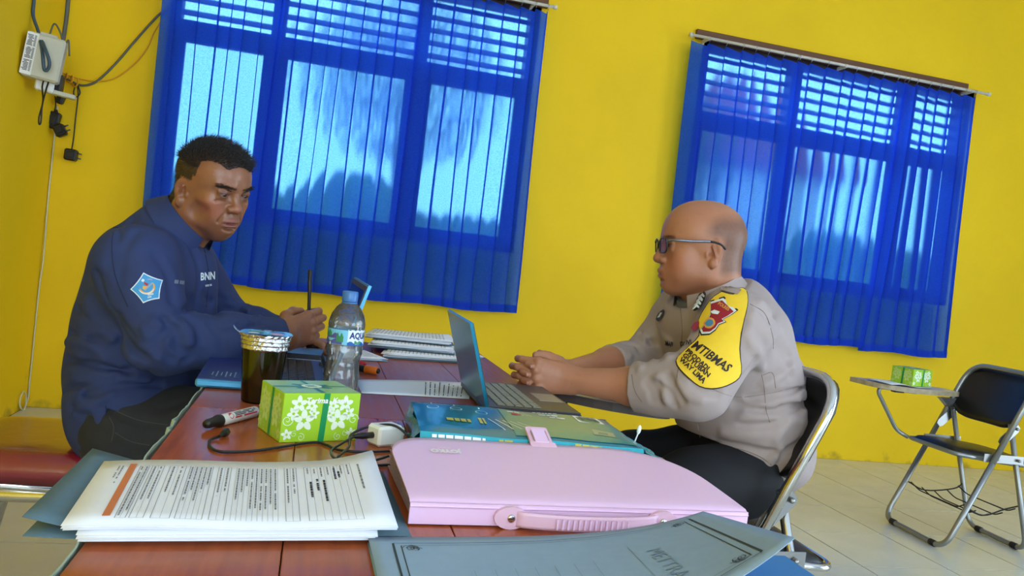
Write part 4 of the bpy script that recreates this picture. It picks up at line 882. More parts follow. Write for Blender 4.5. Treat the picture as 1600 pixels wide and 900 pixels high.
# --- laptop of the man in navy (lid edge seen behind the bottle)
la = thing('laptop', 'navy laptop with sticker on its palm rest in front of the man in navy', 'laptop', (-.02, 1.66, ZT_), 'laptops')
Lu = unit(npv(1, .04, 0)); Lv = npv(-Lu[1], Lu[0], 0); LO = npv(-.190, 1.522, ZT_)
def LA(u, v, z): return LO+Lu*u+Lv*v+npv(0, 0, z)
Rl = np.array((Lu, Lv, (0, 0, 1))).T
MB().box(LA(.118, .165, .0095), (.236, .33, .015), R=Rl, bev=.004).build('base', 'laptop_edge', la)
MB().box(LA(.118, .165, .0178), (.230, .324, .002), R=Rl).build('deck', 'laptop_navy', la)
for (u, v, su, sv) in ((.045, .055, .055, .075), ):
    st = MB().box(LA(u, v, .0192), (su, sv, .0006), R=Rl).build('sticker', 'sticker_blue', la)
    for k in range(6): MB().box(LA(u-.02+k*.008, v, .0197), (.0022, sv*(.75 if k % 2 else .45), .0004), R=Rl).build('sticker_print', 'sticker_line', st)
MB().box(LA(.160, .165, .0190), (.105, .29, .0006), R=Rl).build('key_bed', 'laptop_dark', la)
km = MB().box((0, 0, 0), (.0155, .0155, .0022), R=Rl, bev=.001).mesh('key'); km.materials.append(MATS['key'])
for i in range(6):
    for j in range(15):
        k = link('key', km, la); p = LA(.117+i*.0176, .034+j*.0187, .0203); k.location = p
SA = math.radians(16)
def LS(v, w, o=0): return LA(.232+w*math.sin(SA)+o*math.cos(SA), v, .019+w*math.cos(SA)-o*math.sin(SA))
def slab(fn, v0, v1, w0, w1, o0, o1): return MB().add([fn(v, w, o) for v in (v0, v1) for w in (w0, w1) for o in (o0, o1)], [(0, 1, 3, 2), (4, 6, 7, 5), (0, 4, 5, 1), (2, 3, 7, 6), (0, 2, 6, 4), (1, 5, 7, 3)])
lid = slab(LS, .0, .33, .004, .206, .0, .006).build('lid', 'laptop_edge', la)
slab(LS, .004, .326, .008, .202, -.0012, .0).build('bezel', 'laptop_dark', lid); slab(LS, .014, .316, .02, .192, -.0018, -.0012).build('display', 'screen', lid)
for v in (.06, .27): MB().tube([LA(.233, v-.02, .019), LA(.233, v+.02, .019)], .005, 8).build('hinge', 'laptop_dark', la)
# notebook and papers beside his hand
nb = thing('notebook', 'dark notebook on printed sheets just behind the writing hand', 'notebook', (-.0, 1.9, ZT_)); MB().box((.0, 1.99, ZT_+.004), (.17, .13, .006), bev=.001).build('pages', 'paper', nb); MB().box((.0, 2.0, ZT_+.013), (.16, .115, .012), bev=.002).build('cover', 'laptop_dark', nb)

# --- officer's laptop, screen standing nearly edge-on
lp = thing('laptop', 'dark laptop with teal lid edge standing open in front of the officer', 'laptop', (.42, 1.62, ZT_), 'laptops')
Bu = unit(npv(1, -.015, 0)); Bv = npv(-Bu[1], Bu[0], 0); BO = npv(.338, 1.462, ZT_)
Rb = np.array((Bu, Bv, (0, 0, 1))).T
def LB(u, v, z): return BO+Bu*u+Bv*v+npv(0, 0, z)
MB().box(LB(.092, .145, .0095), (.190, .30, .014), R=Rb, bev=.003).build('base', 'laptop_dark', lp)
MB().box(LB(.092, .145, .0172), (.186, .295, .002), R=Rb).build('deck', 'laptop_deck', lp)
km2 = MB().box((0, 0, 0), (.0155, .0155, .0026), R=Rb, bev=.001).mesh('key'); km2.materials.append(MATS['key_light'])
for i in range(5):
    for j in range(14): k = link('key', km2, lp); k.location = LB(.030+i*.0178, .022+j*.0187, .0192)
MB().box(LB(.155, .145, .0184), (.05, .085, .0008), R=Rb).build('touchpad', 'laptop_silver', lp)
SB = math.radians(17.5)
def LSB(v, w, o=0): return LB(.002-w*math.sin(SB)-o*math.cos(SB), v, .017+w*math.cos(SB)-o*math.sin(SB))
lid2 = slab(LSB, -.005, .295, .0, .163, .0, .006).build('lid', 'laptop_teal', lp)
slab(LSB, -.003, .293, .003, .161, -.0015, .0).build('bezel', 'laptop_dark', lid2); slab(LSB, .008, .282, .016, .151, -.0022, -.0015).build('display', 'screen', lid2)
for v in (.05, .24): MB().tube([LB(.001, v-.02, .018), LB(.001, v+.02, .018)], .005, 8).build('hinge', 'laptop_dark', lp)

# --- paper and second tissue box on the empty chair's writing board
cz = .668
pq = quad(npv(2.56, 3.08, 0), npv(2.86, 3.17, 0), npv(2.95, 3.30, 0), npv(2.58, 3.28, 0))
cp2 = thing('paper_sheet', 'loose sheets under the tissue box on the empty chair', 'paper', (2.74, 3.2, cz))
MB().grid(lambda u, v: pq(u, v)+npv(0, 0, cz+.008-.02*(u-.5)*.35+.004*math.sin(u*7)*(1-v)), 14, 6, .0006, True, (0, 0, 1)).build('sheet', 'paper', cp2)
tissue_box((2.715, 3.135, cz+.008), (2.845, 3.165, cz+.008), .115, .078, 'small green tissue box standing on the writing board of the empty chair', detail=False)
# ================================================================== people: smooth distance fields turned into meshes
F32 = np.float32
def sm_union(a, b, k):
    if k <= 1e-6: return np.minimum(a, b)
    h = np.clip(.5+.5*(b-a)/k, 0, 1); return b+(a-b)*h-k*h*(1-h)
class Field:
    def __init__(s): s.ops = []; s.R = np.eye(3); s.t = np.zeros(3); s.sc = 1.0; s.rs = 1.0
    def frame(s, R, t, sc=1.0): s.R = np.asarray(R, float); s.t = np.asarray(t, float); s.sc = sc
    def unframe(s): s.frame(np.eye(3), np.zeros(3))
    def P(s, p): return s.R@(np.asarray(p, float)*s.sc)+s.t
    def ell(s, c, r, k=.01, R=None, sub=False):
        c = s.P(c); r = np.asarray(r, float)*s.sc*s.rs; M = s.R if R is None else s.R@np.asarray(R, float); e = max(r)
        def fn(p):
            q = (p-c.astype(F32))@M.astype(F32); a = np.sqrt(((q/r.astype(F32))**2).sum(1)); b = np.sqrt(((q/(r*r).astype(F32))**2).sum(1))
            return a*(a-1)/np.maximum(b, 1e-6)
        ext = np.abs(M)@r
        s.ops.append((c-ext, c+ext, fn, k*s.sc, sub)); return s
    def cone(s, a, b, ra, rb=None, k=.01, sub=False):
        a, b = s.P(a), s.P(b); rb = ra if rb is None else rb; ra, rb = ra*s.sc*s.rs, rb*s.sc*s.rs; d = (b-a); L2 = max(1e-9, d@d)
        def fn(p):
            q = p-a.astype(F32); t = np.clip(q@d.astype(F32)/L2, 0, 1); return np.sqrt(((q-t[:, None]*d.astype(F32))**2).sum(1))-(ra+(rb-ra)*t)
        m = max(ra, rb); s.ops.append((np.minimum(a, b)-m, np.maximum(a, b)+m, fn, k*s.sc, sub)); return s
    def chain(s, pts, rs, k=.01):
        for i in range(len(pts)-1): s.cone(pts[i], pts[i+1], rs[i], rs[i+1], k)
        return s
    def custom(s, lo, hi, fn): s.ops.append((np.asarray(lo, float), np.asarray(hi, float), fn, 0, 'c')); return s
    def bounds(s):
        o = [q for q in s.ops if q[4] is False]; return np.min([q[0] for q in o], 0)-.02, np.max([q[1] for q in o], 0)+.02
    def __call__(s, P):
        P = np.asarray(P, F32); d = np.full(len(P), .3, F32); p0, p1 = P.min(0), P.max(0)
        for lo, hi, fn, k, mode in s.ops:
            m = max(.035, 1.5*k)
            if (p1 < lo-m).any() or (p0 > hi+m).any(): continue
            ix = np.nonzero(((P > (lo-m).astype(F32)) & (P < (hi+m).astype(F32))).all(1))[0]
            if not len(ix): continue
            p = P[ix]
            if mode == 'c': d[ix] = fn(p, d[ix]); continue
            v = fn(p)
            d[ix] = -sm_union(-d[ix], v, k) if mode else sm_union(d[ix], v, k)
        return d
    def normal(s, P, e=.002):
        P = np.asarray(P, float); g = np.stack([s(P+np.eye(3)[i]*e)-s(P-np.eye(3)[i]*e) for i in range(3)], 1); return g/np.maximum(1e-9, np.linalg.norm(g, axis=1))[:, None]
    def trace(s, O, D, t0, t1, n=90):
        """first hit along rays"""
        O = np.asarray(O, float); D = np.asarray(D, float); D = D/np.linalg.norm(D, axis=1)[:, None]; t = np.full(len(D), t0)
        for _ in range(n):
            d = s(O+D*t[:, None]); t = np.minimum(t1, t+np.clip(d, -.01, .05)*.8)
        return O+D*t[:, None]
def polygonise(f, h, B=8, lo=None, hi=None, slack=1.7):
    a, b = f.bounds(); lo = a if lo is None else np.maximum(a, lo); hi = b if hi is None else np.minimum(b, hi)
    nb = np.ceil((hi-lo)/(h*B)).astype(int)+1; g = np.stack(np.meshgrid(*[np.arange(n) for n in nb], indexing='ij'), -1).reshape(-1, 3)
    d = f(lo+(g+.5)*h*B); sel = g[np.abs(d) < h*B*.87*slack+.003]
    loc = np.stack(np.meshgrid(*[np.arange(B+1)]*3, indexing='ij'), -1).reshape(-1, 3)
    CO = np.array([(x, y, z) for x in (0, 1) for y in (0, 1) for z in (0, 1)])
    cells = []; vals = []
    mc = sel//5; mk_ = (mc[:, 0]*4096+mc[:, 1])*4096+mc[:, 2]; od = np.argsort(mk_, kind='stable'); sel = sel[od]; cutp = np.nonzero(np.diff(mk_[od]))[0]+1
    for blk in np.split(sel, cutp):
        gi = (blk[:, None, :]*B+loc[None]); v = f((lo+gi.reshape(-1, 3)*h)).reshape(len(blk), B+1, B+1, B+1)
        st = np.stack([v[:, x:x+B, y:y+B, z:z+B] for x, y, z in CO], -1)
        ins = (st < 0); act = ins.any(-1) & ~ins.all(-1); w_ = np.argwhere(act)
        cells.append(blk[w_[:, 0]]*B+w_[:, 1:]); vals.append(st[act])
    cells = np.concatenate(cells); vals = np.concatenate(vals); N = (nb*B+2).astype(np.int64)
    key = (cells[:, 0].astype(np.int64)*N[1]+cells[:, 1])*N[2]+cells[:, 2]; o = np.argsort(key); key = key[o]; cells = cells[o]; vals = vals[o]
    acc = np.zeros((len(cells), 3)); cnt = np.zeros(len(cells))
    for e0 in range(8):
        for ax in range(3):
            if CO[e0][ax]: continue
            e1 = e0+(4, 2, 1)[ax]; v0, v1 = vals[:, e0], vals[:, e1]; m = (v0 < 0) != (v1 < 0); t = np.where(m, v0/np.where(m, v0-v1, 1), 0)
            p = np.repeat(CO[e0][None].astype(float), len(cells), 0); p[:, ax] += t; acc[m] += p[m]; cnt[m] += 1
    V = lo+(cells+acc/cnt[:, None])*h
    st = (N[1]*N[2], N[2], 1); faces = []
    for ax in range(3):
        e1 = (4, 2, 1)[ax]; v0, v1 = vals[:, 0], vals[:, e1]; m = np.nonzero((v0 < 0) != (v1 < 0))[0]
        b_, c_ = [(1, 2), (2, 0), (0, 1)][ax]; k = key[m]; ids = []; ok = np.ones(len(m), bool)
        for dk in (0, st[b_], st[b_]+st[c_], st[c_]):
            j = np.searchsorted(key, k-dk); j = np.minimum(j, len(key)-1); ok &= key[j] == k-dk; ids.append(j)
        q = np.stack(ids, 1)[ok]; fl = (v0[m] < 0)[ok]; q[~fl] = q[~fl][:, ::-1]; faces.append(q)
    return V, np.concatenate(faces)
def np_mesh(name, V, Fq, smooth=True):
    me = bpy.data.meshes.new(name); me.vertices.add(len(V)); me.vertices.foreach_set('co', np.asarray(V, np.float32).ravel()); me.loops.add(Fq.size); me.loops.foreach_set('vertex_index', Fq.astype(np.int32).ravel())
    me.polygons.add(len(Fq)); me.polygons.foreach_set('loop_start', np.arange(len(Fq), dtype=np.int32)*4); me.polygons.foreach_set('loop_total', np.full(len(Fq), 4, np.int32)); me.polygons.foreach_set('use_smooth', np.full(len(Fq), smooth)); me.update(calc_edges=True); return me
def set_col(me, C):
    a = me.color_attributes.new('col', 'FLOAT_COLOR', 'POINT'); C4 = np.ones((len(C), 4), np.float32); C4[:, :3] = C; a.data.foreach_set('color', C4.ravel())
def relax(V, Fq, it=2, lam=.5):
    n = len(V)
    for _ in range(it):
        S = np.zeros_like(V); c = np.zeros(n)
        for i in range(4):
            a, b = Fq[:, i], Fq[:, (i+1) % 4]
            for k in range(3): S[:, k] += np.bincount(a, V[b, k], n)+np.bincount(b, V[a, k], n)
            c += np.bincount(a, minlength=n)+np.bincount(b, minlength=n)
        V = V+(S/np.maximum(1, c)[:, None]-V)*lam
    return V
def rotm(yaw, pitch, roll):
    """head frame: x forward, y left, z up; yaw about z, pitch>0 looks down, roll tips to the right"""
    cy, sy, cp, sp, cr, sr = math.cos(yaw), math.sin(yaw), math.cos(pitch), math.sin(pitch), math.cos(roll), math.sin(roll)
    return np.array(((cy, -sy, 0), (sy, cy, 0), (0, 0, 1)))@np.array(((cp, 0, sp), (0, 1, 0), (-sp, 0, cp)))@np.array(((1, 0, 0), (0, cr, -sr), (0, sr, cr)))
def head(f, P):
    """adult head, origin between the ear canals; P tunes the features"""
    g = P.get
    f.ell((-.008, 0, .045), (.098, .078, .086), .02); f.ell((.030, 0, .048+g('fh', 0)), (.066, .066, .070), .03)
    f.ell((.045, 0, -.028), (.052, g('fw', .058), .066), .03)
    for s in (-1, 1):
        f.cone((.006, s*g('jw', .050), -.050), (.070, s*.016, -.074), .020, .016, .03); f.cone((.0, s*.052, .0), (.008, s*.050, -.05), .022, .020, .03)
        f.ell((.056, s*.046, -.004), (.024, .019, .017), .02); f.ell((.052, s*.040, -.038), (.030, .022+g('cheek', 0), .030), .03)
        f.cone((.088, s*.014, .041), (.074, s*.044, .043), .0095+g('brow', 0), .008, .012)
    f.ell((.080, 0, -.075+g('chz', 0)), (.020, .021, .017), .018); f.ell((.078, 0, -.046), (.026, .032, .028), .018)
    for s in (-1, 1):
        f.ell((.099, s*.033, .021), (.017, .019, .0125), .012, sub=True)
        f.ell((.0800, s*.0325, .0205), (.0150, .0155, .0145), .004)      # lids over the ball
        f.ell((.0935, s*.0330, .0200), (.0075, .0128, g('open', .0042)), .0015, sub=True)
        f.cone((.0895, s*.020, .0285), (.0860, s*.047, .0275), .0030, .0026, .006)
        f.cone((.0900, s*.022, .0105), (.0850, s*.045, .0110), .0026, .002, .006)
    f.cone((.0905, 0, .034), (.1070, 0, -.006), .0078, .0105, .010); f.ell((.1095, 0, -.0105), (.0115, .0115+g('nose', 0), .0105), .008)
    for s in (-1, 1):
        f.ell((.1005, s*(.0130+g('nose', 0)), -.0135), (.0100, .0080, .0085), .006); f.ell((.1055, s*.0075, -.0225), (.0055, .0042, .0045), .002, sub=True)
    mo = g('mo', 0); mw = g('mw', 1.0)
    f.ell((.0985, 0, -.0405+mo), (.0095, .0215*mw, .0062), .006); f.ell((.1030, 0, -.0390+mo), (.0060, .0120*mw, .0052), .005)
    f.ell((.0965, 0, -.0535+mo*1.3), (.0105, .0195*mw, .0070), .006)
    f.ell((.1080, 0, -.0470+mo*1.15), (.0120, .0230*mw, g('mouth', .0014)), .002, sub=True)
    f.ell((.0985, 0, -.0640), (.008, .018, .0050), .008, sub=True)
    for s in (-1, 1):
        if g('lean'): f.ell((.056, s*.066, -.045), (.03, .012, .022), .02, sub=True)
        if g('crease'): f.cone((.1005, s*.0215, -.016), (.0900, s*.0330, -.050), .0022, .0018, .006, sub=True); f.cone((.088, s*.040, .004), (.079, s*.050, .0), .0014, .0010, .005, sub=True)
    ez = g('ez', 0)
    for s in (-1, 1):      # ears
        q = math.radians(g('eq', 16)); Re = np.array(((math.cos(s*q), math.sin(s*q), 0), (-math.sin(s*q), math.cos(s*q), 0), (0, 0, 1)))@np.array(((math.cos(-.2), 0, math.sin(-.2)), (0, 1, 0), (-math.sin(-.2), 0, math.cos(-.2))))
        f.ell((-.006, s*.077, .004+ez), (.0205, .0070, .0330), .004, R=Re); f.ell((-.003, s*.083, -.022+ez), (.010, .006, .012), .004, R=Re)
        f.ell((-.005, s*.0855, .008+ez), (.0125, .0055, .0200), .003, R=Re, sub=True); f.cone((-.002, s*.083, .018+ez), (-.009, s*.084, -.006+ez), .0028, .0028, .004); f.ell((.004, s*.082, -.004+ez), (.0055, .0080, .0075), .003, R=Re, sub=True); f.ell((.011, s*.0765, -.001+ez), (.004, .0045, .007), .003)
def hand(f, W, fw, n, left, curls, thumb, sc=1.0, spread=0.0, k=.004):
    """W wrist, fw to the knuckles, n back of the hand, curls = per finger (mcp,pip,dip) radians, thumb = 3 local points (fw,n,t)"""
    fw = unit(fw); n = unit(np.asarray(n, float)-fw*(np.asarray(n, float)@fw)); t = np.cross(fw, n) if left else np.cross(n, fw); tips = []
    L = lambda a, b, c: W+(fw*a+n*b+t*c)*sc
    kn = [(.088, .004, .030), (.092, .007, .010), (.087, .005, -.011), (.078, .001, -.030)]
    for i, (a, b, c) in enumerate(kn):
        f.cone(L(0, 0, c*.55), L(a, b-.004, c), .0175*sc, .0120*sc, .014)
    f.ell(L(.045, -.006, .0), (.050*sc, .012*sc, .036*sc), .012, R=np.stack((fw, n, t), 1))
    ln = [(.043, .026, .020), (.048, .030, .021), (.044, .028, .020), (.035, .021, .018)]; rd = [(.0105, .0092, .0085, .0072)]*3+[(.0092, .0082, .0074, .0064)]
    for i in range(4):
        p = L(*kn[i]); a = 0.0; d = fw
        sp = spread*(1.5-i); dd = unit(fw+t*sp)
        f.ell(p+n*.002*sc, (.0115*sc,)*3, .006)
        for j in range(3):
            a += curls[i][j]; d = dd*math.cos(a)-n*math.sin(a); q = p+d*ln[i][j]*sc
            f.cone(p, q, rd[i][j]*sc, rd[i][j+1]*sc, k if j == 0 else .0022); p = q
        tips.append((p, d, -(dd*math.sin(a)+n*math.cos(a))*-1))
    T = [L(.012, -.006, .022)]+[L(*q) for q in thumb]
    f.chain(T, [.0165*sc, .0135*sc, .0110*sc, .0085*sc], .007); tips.append((T[-1], unit(T[-1]-T[-2]), n))
    return tips
def on_field(f, pts):
    P = np.array(pts, float); D = _F[None]+_EX[None]*((P[:, 0]-800)/FPX)[:, None]-_EU[None]*((P[:, 1]-450)/FPX)[:, None]
    return list(f.trace(np.repeat(CAM[None], len(P), 0), D, .9, 2.9))
def folds(f, lines):
    fold_lines(f, [(p, d, w) for (pts, d, w), p in zip(lines, [on_field(f, l[0]) for l in lines])])
def fold_lines(f, lines):
    """cloth creases: each (points, depth, width) pressed in (-) or raised (+)"""
    for pts, dep, wd in lines:
        pts = [np.asarray(p, float) for p in pts]
        P = np.array(catmull(pts, 4)); lo = P.min(0)-3*wd; hi = P.max(0)+3*wd
        def fn(p, d, P=P, dep=dep, wd=wd):
            best = np.full(len(p), 9., F32); n = len(P)-1
            for i in range(n):
                a, b = P[i].astype(F32), P[i+1].astype(F32); e = b-a; q = p-a; t = np.clip(q@e/max(1e-9, float(e@e)), 0, 1)
                best = np.minimum(best, np.sqrt(((q-t[:, None]*e)**2).sum(1)))
            return d-dep*np.exp(-(best/wd)**2)
        f.custom(lo, hi, fn)
def ruffle(f, amp, sc, seed):
    """soft irregular cloth surface"""
    r = np.random.RandomState(seed); K = r.normal(0, 1, (14, 3)); K = K/np.linalg.norm(K, axis=1)[:, None]*r.uniform(.5, 1.6, 14)[:, None]*sc; ph = r.uniform(0, 6.28, 14)
    lo, hi = f.bounds()
    def fn(p, d):
        v = np.zeros(len(p), F32)
        for k in range(14): v += np.sin(p@K[k].astype(F32)+F32(ph[k]))
        return d-F32(amp)*np.tanh(v*F32(.28))
    f.custom(lo, hi, fn)
def px(f, x, y, t0=.9, t1=2.9, off=0.0):
    """point of a cloth surface on the sight line through a picture point (surveys seams and badges onto the mesh)"""
    one = np.isscalar(x); x = np.atleast_1d(np.asarray(x, float)); y = np.atleast_1d(np.asarray(y, float)); out = []; last = None
    for a, b in zip(x, y):
        d = Vector(ray(a, b)).normalized(); h, n, _, _ = f.bvh.ray_cast(Vector(CAM), d)
        if h is None: h, n, _, _ = f.bvh.find_nearest(Vector(CAM)+d*(last or 1.9))
        last = (h-Vector(CAM)).length; out.append(np.array(h)+np.array(n)*off)
    return out[0] if one else np.array(out)
def bvh_of(f, V, Q):
    from mathutils.bvhtree import BVHTree
    f.bvh = BVHTree.FromPolygons([tuple(p) for p in V.tolist()], Q.tolist())
def seam(f, pts, r, m, parent, name='seam', n=6):
    q = np.array(catmull([npv(a, b, 0) for a, b in pts], n)); p = px(f, q[:, 0], q[:, 1], off=r*.3); return MB().tube(list(p), r, 5).build(name, m, parent)
def badge(f, poly, m, parent, name, off=.0015, rings=6, th=0, label=None, smoothp=0):
    """star-shaped patch whose outline (picture points) is laid on the cloth"""
    P = np.array(poly, float)
    if smoothp: P = np.array([p[:2] for p in catmull([npv(a, b, 0) for a, b in poly+[poly[0]]], smoothp)[:-1]])
    c = P.mean(0); n = len(P); pts = [c]
    for k in range(1, rings+1): pts += list(c+(P-c)*k/rings)
    pts = np.array(pts); V = px(f, pts[:, 0], pts[:, 1], off=off); Fc = [(0, 1+(i+1) % n, 1+i) for i in range(n)]
    for k in range(rings-1):
        a, b = 1+k*n, 1+(k+1)*n; Fc += [(a+i, a+(i+1) % n, b+(i+1) % n, b+i) for i in range(n)]
    mb = MB().add(list(V), Fc, True)
    return mb.build(name, m, parent, label)
def badge_text(f, txt, h, c, ang, m, parent, off=.003, bold=0.0, name='lettering', shear=0.0, sx=1.0, align='CENTER'):
    ca, sa = math.cos(ang), math.sin(ang); acc = []
    mb = text_mb(txt, h, lambda u, v: (c[0]+(u+shear*v)*ca+v*sa, c[1]+(u+shear*v)*sa-v*ca, 0), align, bold, 2, None, sx)
    P = np.array(mb.v); V = px(f, P[:, 0], P[:, 1], off=off); mb.v = [tuple(p) for p in V]; return mb.build(name, m, parent)
def mixc(C, w, rgb): w = np.clip(w, 0, 1)[:, None]; return C*(1-w)+np.array(lin(rgb))[None]*w
def blob(L, c, r, soft=1.0): d = np.sqrt((((L-np.array(c))/np.array(r))**2).sum(1)); return np.clip((1.25-d)/(.5*soft), 0, 1)
def nz(P, sc, seed):
    r = np.random.RandomState(seed); v = np.zeros(len(P))
    for k in range(10): q = r.normal(0, 1, 3); q = q/np.linalg.norm(q)*sc*r.uniform(.6, 1.7); v += np.sin(P@q+r.uniform(0, 6.28))
    return v/5
mat('skin', (160, 110, 80), .42, attr='col', sss=.12, bump=.10, bscale=420, spec=.45); mat('skin_shiny', (150, 98, 72), .36, attr='col', sss=.08, bump=.16, bscale=330, spec=.5, coat=.12)
mat('eye_white', (116, 98, 90), .15, coat=.6); mat('iris', (38, 24, 18), .1, coat=.8); mat('hair', (26, 22, 21), .5, var=.2, vscale=90); mat('side_hair', (58, 50, 47), .6); mat('nail', (214, 160, 148), .25)
mat('navy_cloth', (38, 52, 96), .8, var=.05, vscale=30, bump=.12, bscale=900); mat('navy_seam', (30, 38, 66), .85); mat('navy_button', (24, 28, 44), .4)
mat('jeans', (38, 39, 42), .85, var=.12, vscale=40, bump=.2, bscale=700); mat('jeans_seam', (70, 68, 66), .9)
mat('khaki_cloth', (164, 149, 146), .8, var=.03, vscale=25, bump=.10, bscale=900); mat('khaki_seam', (128, 113, 106), .85); mat('black_cloth', (22, 23, 28), .8, var=.08, bump=.1, bscale=500); mat('grey_knit', (104, 104, 106), .8)
mat('shoe', (24, 22, 22), .35)
mat('badge_blue', (62, 148, 204), .6); mat('badge_white', (216, 226, 232), .6); mat('badge_gold', (226, 166, 66), .6); mat('badge_red', (176, 40, 48), .6); mat('badge_grey', (150, 160, 176), .6)
mat('yellow_felt', (238, 200, 48), .75, var=.03, vscale=40); mat('brown_trim', (44, 30, 32), .7); mat('badge_black', (30, 26, 28), .7); mat('maroon', (150, 28, 44), .65); mat('crest_blue', (70, 130, 170), .6); mat('crest_orange', (216, 150, 70), .6)
def strands(name, roots, nrm, ln, r, m, parent, comb, rnd, curve=.4):
    """short hairs as thin three-sided cones"""
    V = []; Fc = []
    for p, n_ in zip(roots, nrm):
        d = unit(n_+comb(p)+np.array([rnd.gauss(0, .22) for _ in range(3)])); l = ln*rnd.uniform(.6, 1.25); u, v, _ = frame(d); o = len(V)
        tip = p+d*l+comb(p)*l*curve
        for k in range(3): a = k*2.094; V.append(p-n_*.001+(u*math.cos(a)+v*math.sin(a))*r)
        V.append(tip); Fc += [(o, o+1, o+3), (o+1, o+2, o+3), (o+2, o, o+3)]
    ob = MB().add(V, Fc, True).build(name, m, parent); ob['kind'] = 'stuff'; return ob
def eyes(T, sc, parent, look=(0, 0)):
    for s in (-1, 1):
        c = T(npv(.0800, s*.0325, .0205)); ax = unit(T(npv(1, look[0], look[1]))-T(npv(0, 0, 0))); r = .0128*sc
        e = MB().lathe(c-ax*r, [(r*math.sin(a), r-r*math.cos(a)) for a in [math.pi*k/14 for k in range(15)]], 24, ax).build('eye', 'eye_white', parent)
        MB().lathe(c, [(.0058*sc, r*.885), (.0055*sc, r*.925), (.003*sc, r*1.0), (0, r*1.015)], 20, ax).build('iris', 'iris', e)
def collar(c, ax, fwd, rx, ry, stand, leaf, gap, m, parent, drop=.5, tilt=.0, flare=.012, point=.02):
    """shirt collar: upright band and turned-down leaf, open at the front by gap radians"""
    ax = unit(ax); fwd = unit(fwd-ax*(fwd@ax)); lt = np.cross(ax, fwd); N_ = 44
    def ring(a, h, e): return c+fwd*(rx+e)*math.cos(a)+lt*(ry+e)*math.sin(a)+ax*(h-tilt*math.cos(a))
    ang = lambda u: gap+(2*math.pi-2*gap)*u
    MB().grid(lambda u, v: ring(ang(u), stand*v, .001), N_, 3).build('collar_stand', m, parent)
    def lf(u, v):
        a = ang(u); fr = abs(2*u-1)**4; e = .003+flare*v+.012*fr*v; h = stand-v*(leaf+point*fr)+.004*math.sin(math.pi*v)
        aa = a+(1 if u > .5 else -1)*-.10*fr*v*0; return ring(aa, h, e)
    b = MB().grid(lf, N_, 6); b.grid(lambda u, v: npv(*lf(u, v))-ax*.0008-(npv(*lf(u, v))-c)*.02, N_, 6)
    return b.build('collar_leaf', m, parent)
# ================================================================== the man in navy
def W_(x, y, Y): return at_y(x, y, Y)
HR = rotm(math.radians(-43), math.radians(16), math.radians(4)); HS = .925; HC = W_(284, 299, 1.975)-HR@(npv(-.006, -.079, -.007)*HS)
skin = Field(); skin.frame(HR, HC, HS)
head(skin, dict(fw=.052, jw=.044, cheek=-.004, nose=.002, open=.0027, mouth=.0032, mw=1.18, mo=-.003, chz=.003, brow=.0015, ez=-.009, eq=34, lean=1, crease=1))
skin.ell((.052, 0, -.092), (.03, .022, .02), .02)
skin.unframe(); NK = HR@(npv(-.028, 0, -.03)*HS)+HC; NK2 = HR@(npv(.012, 0, -.065)*HS)+HC
NC = W_(291, 348, 2.05); nax = unit(npv(.68, -.10, .72)); NB = NC-nax*.038; skin.rs = 1.09
SHn, SHf = W_(207, 412, 1.85), W_(278, 402, 2.25); ELn, ELf = W_(257, 538, 1.79), W_(355, 512, 2.29); WRn, WRf = W_(446, 526, 1.89), W_(440, 522, 2.18)
CH, WA, PE = W_(232, 440, 2.05), W_(198, 560, 2.05), W_(203, 655, 2.05)
skin.cone(NK, NB, .052, .056, .03); skin.cone(NK2, NB+npv(.02, 0, -.01), .028, .045, .03); skin.chain([NB, CH, WA, PE], [.056, .09, .09, .09], .03); skin.chain([CH+npv(0, 0, .03), SHn, ELn, WRn], [.06, .05, .038, .027], .03); skin.chain([CH+npv(0, 0, .03), SHf, ELf, WRf], [.06, .05, .038, .027], .03)
HIn, HIf = W_(205, 668, 1.94), W_(210, 660, 2.16); KNn, KNf = npv(.06, 1.92, .53), npv(.08, 2.17, .53); ANn, ANf = npv(.02, 1.92, .10), npv(.06, 2.19, .10)
skin.chain([PE, HIn, KNn, ANn, ANn+npv(.10, -.01, -.06)], [.07, .06, .045, .032, .028], .02); skin.chain([PE, HIf, KNf, ANf, ANf+npv(.10, -.01, -.06)], [.07, .06, .045, .032, .028], .02)
hfw = unit(npv(.60, .72, .25)); hn_ = npv(.74, -.62, .16)
skin.rs = 1.04
tA = hand(skin, WRn, hfw, hn_, False, [(.05, 1.65, 1.0), (.08, 1.7, 1.0), (.12, 1.7, 1.0), (.18, 1.6, 1.0)], [(.045, -.030, .040), (.078, -.036, .044), (.100, -.030, .040)], .93)
tAf = hand(skin, WRf, npv(.92, -.25, -.1), npv(.05, .2, 1), True, [(.25, .5, .3)]*4, [(.04, -.01, .035), (.06, -.015, .042), (.08, -.018, .042)], .9, .02)
man = thing('person', 'man in a navy shirt leaning over the table with a black pen in hand', 'person', (-.42, 2.05, 0))
V, Q = polygonise(skin, .0025)
me = np_mesh('body', V, Q)
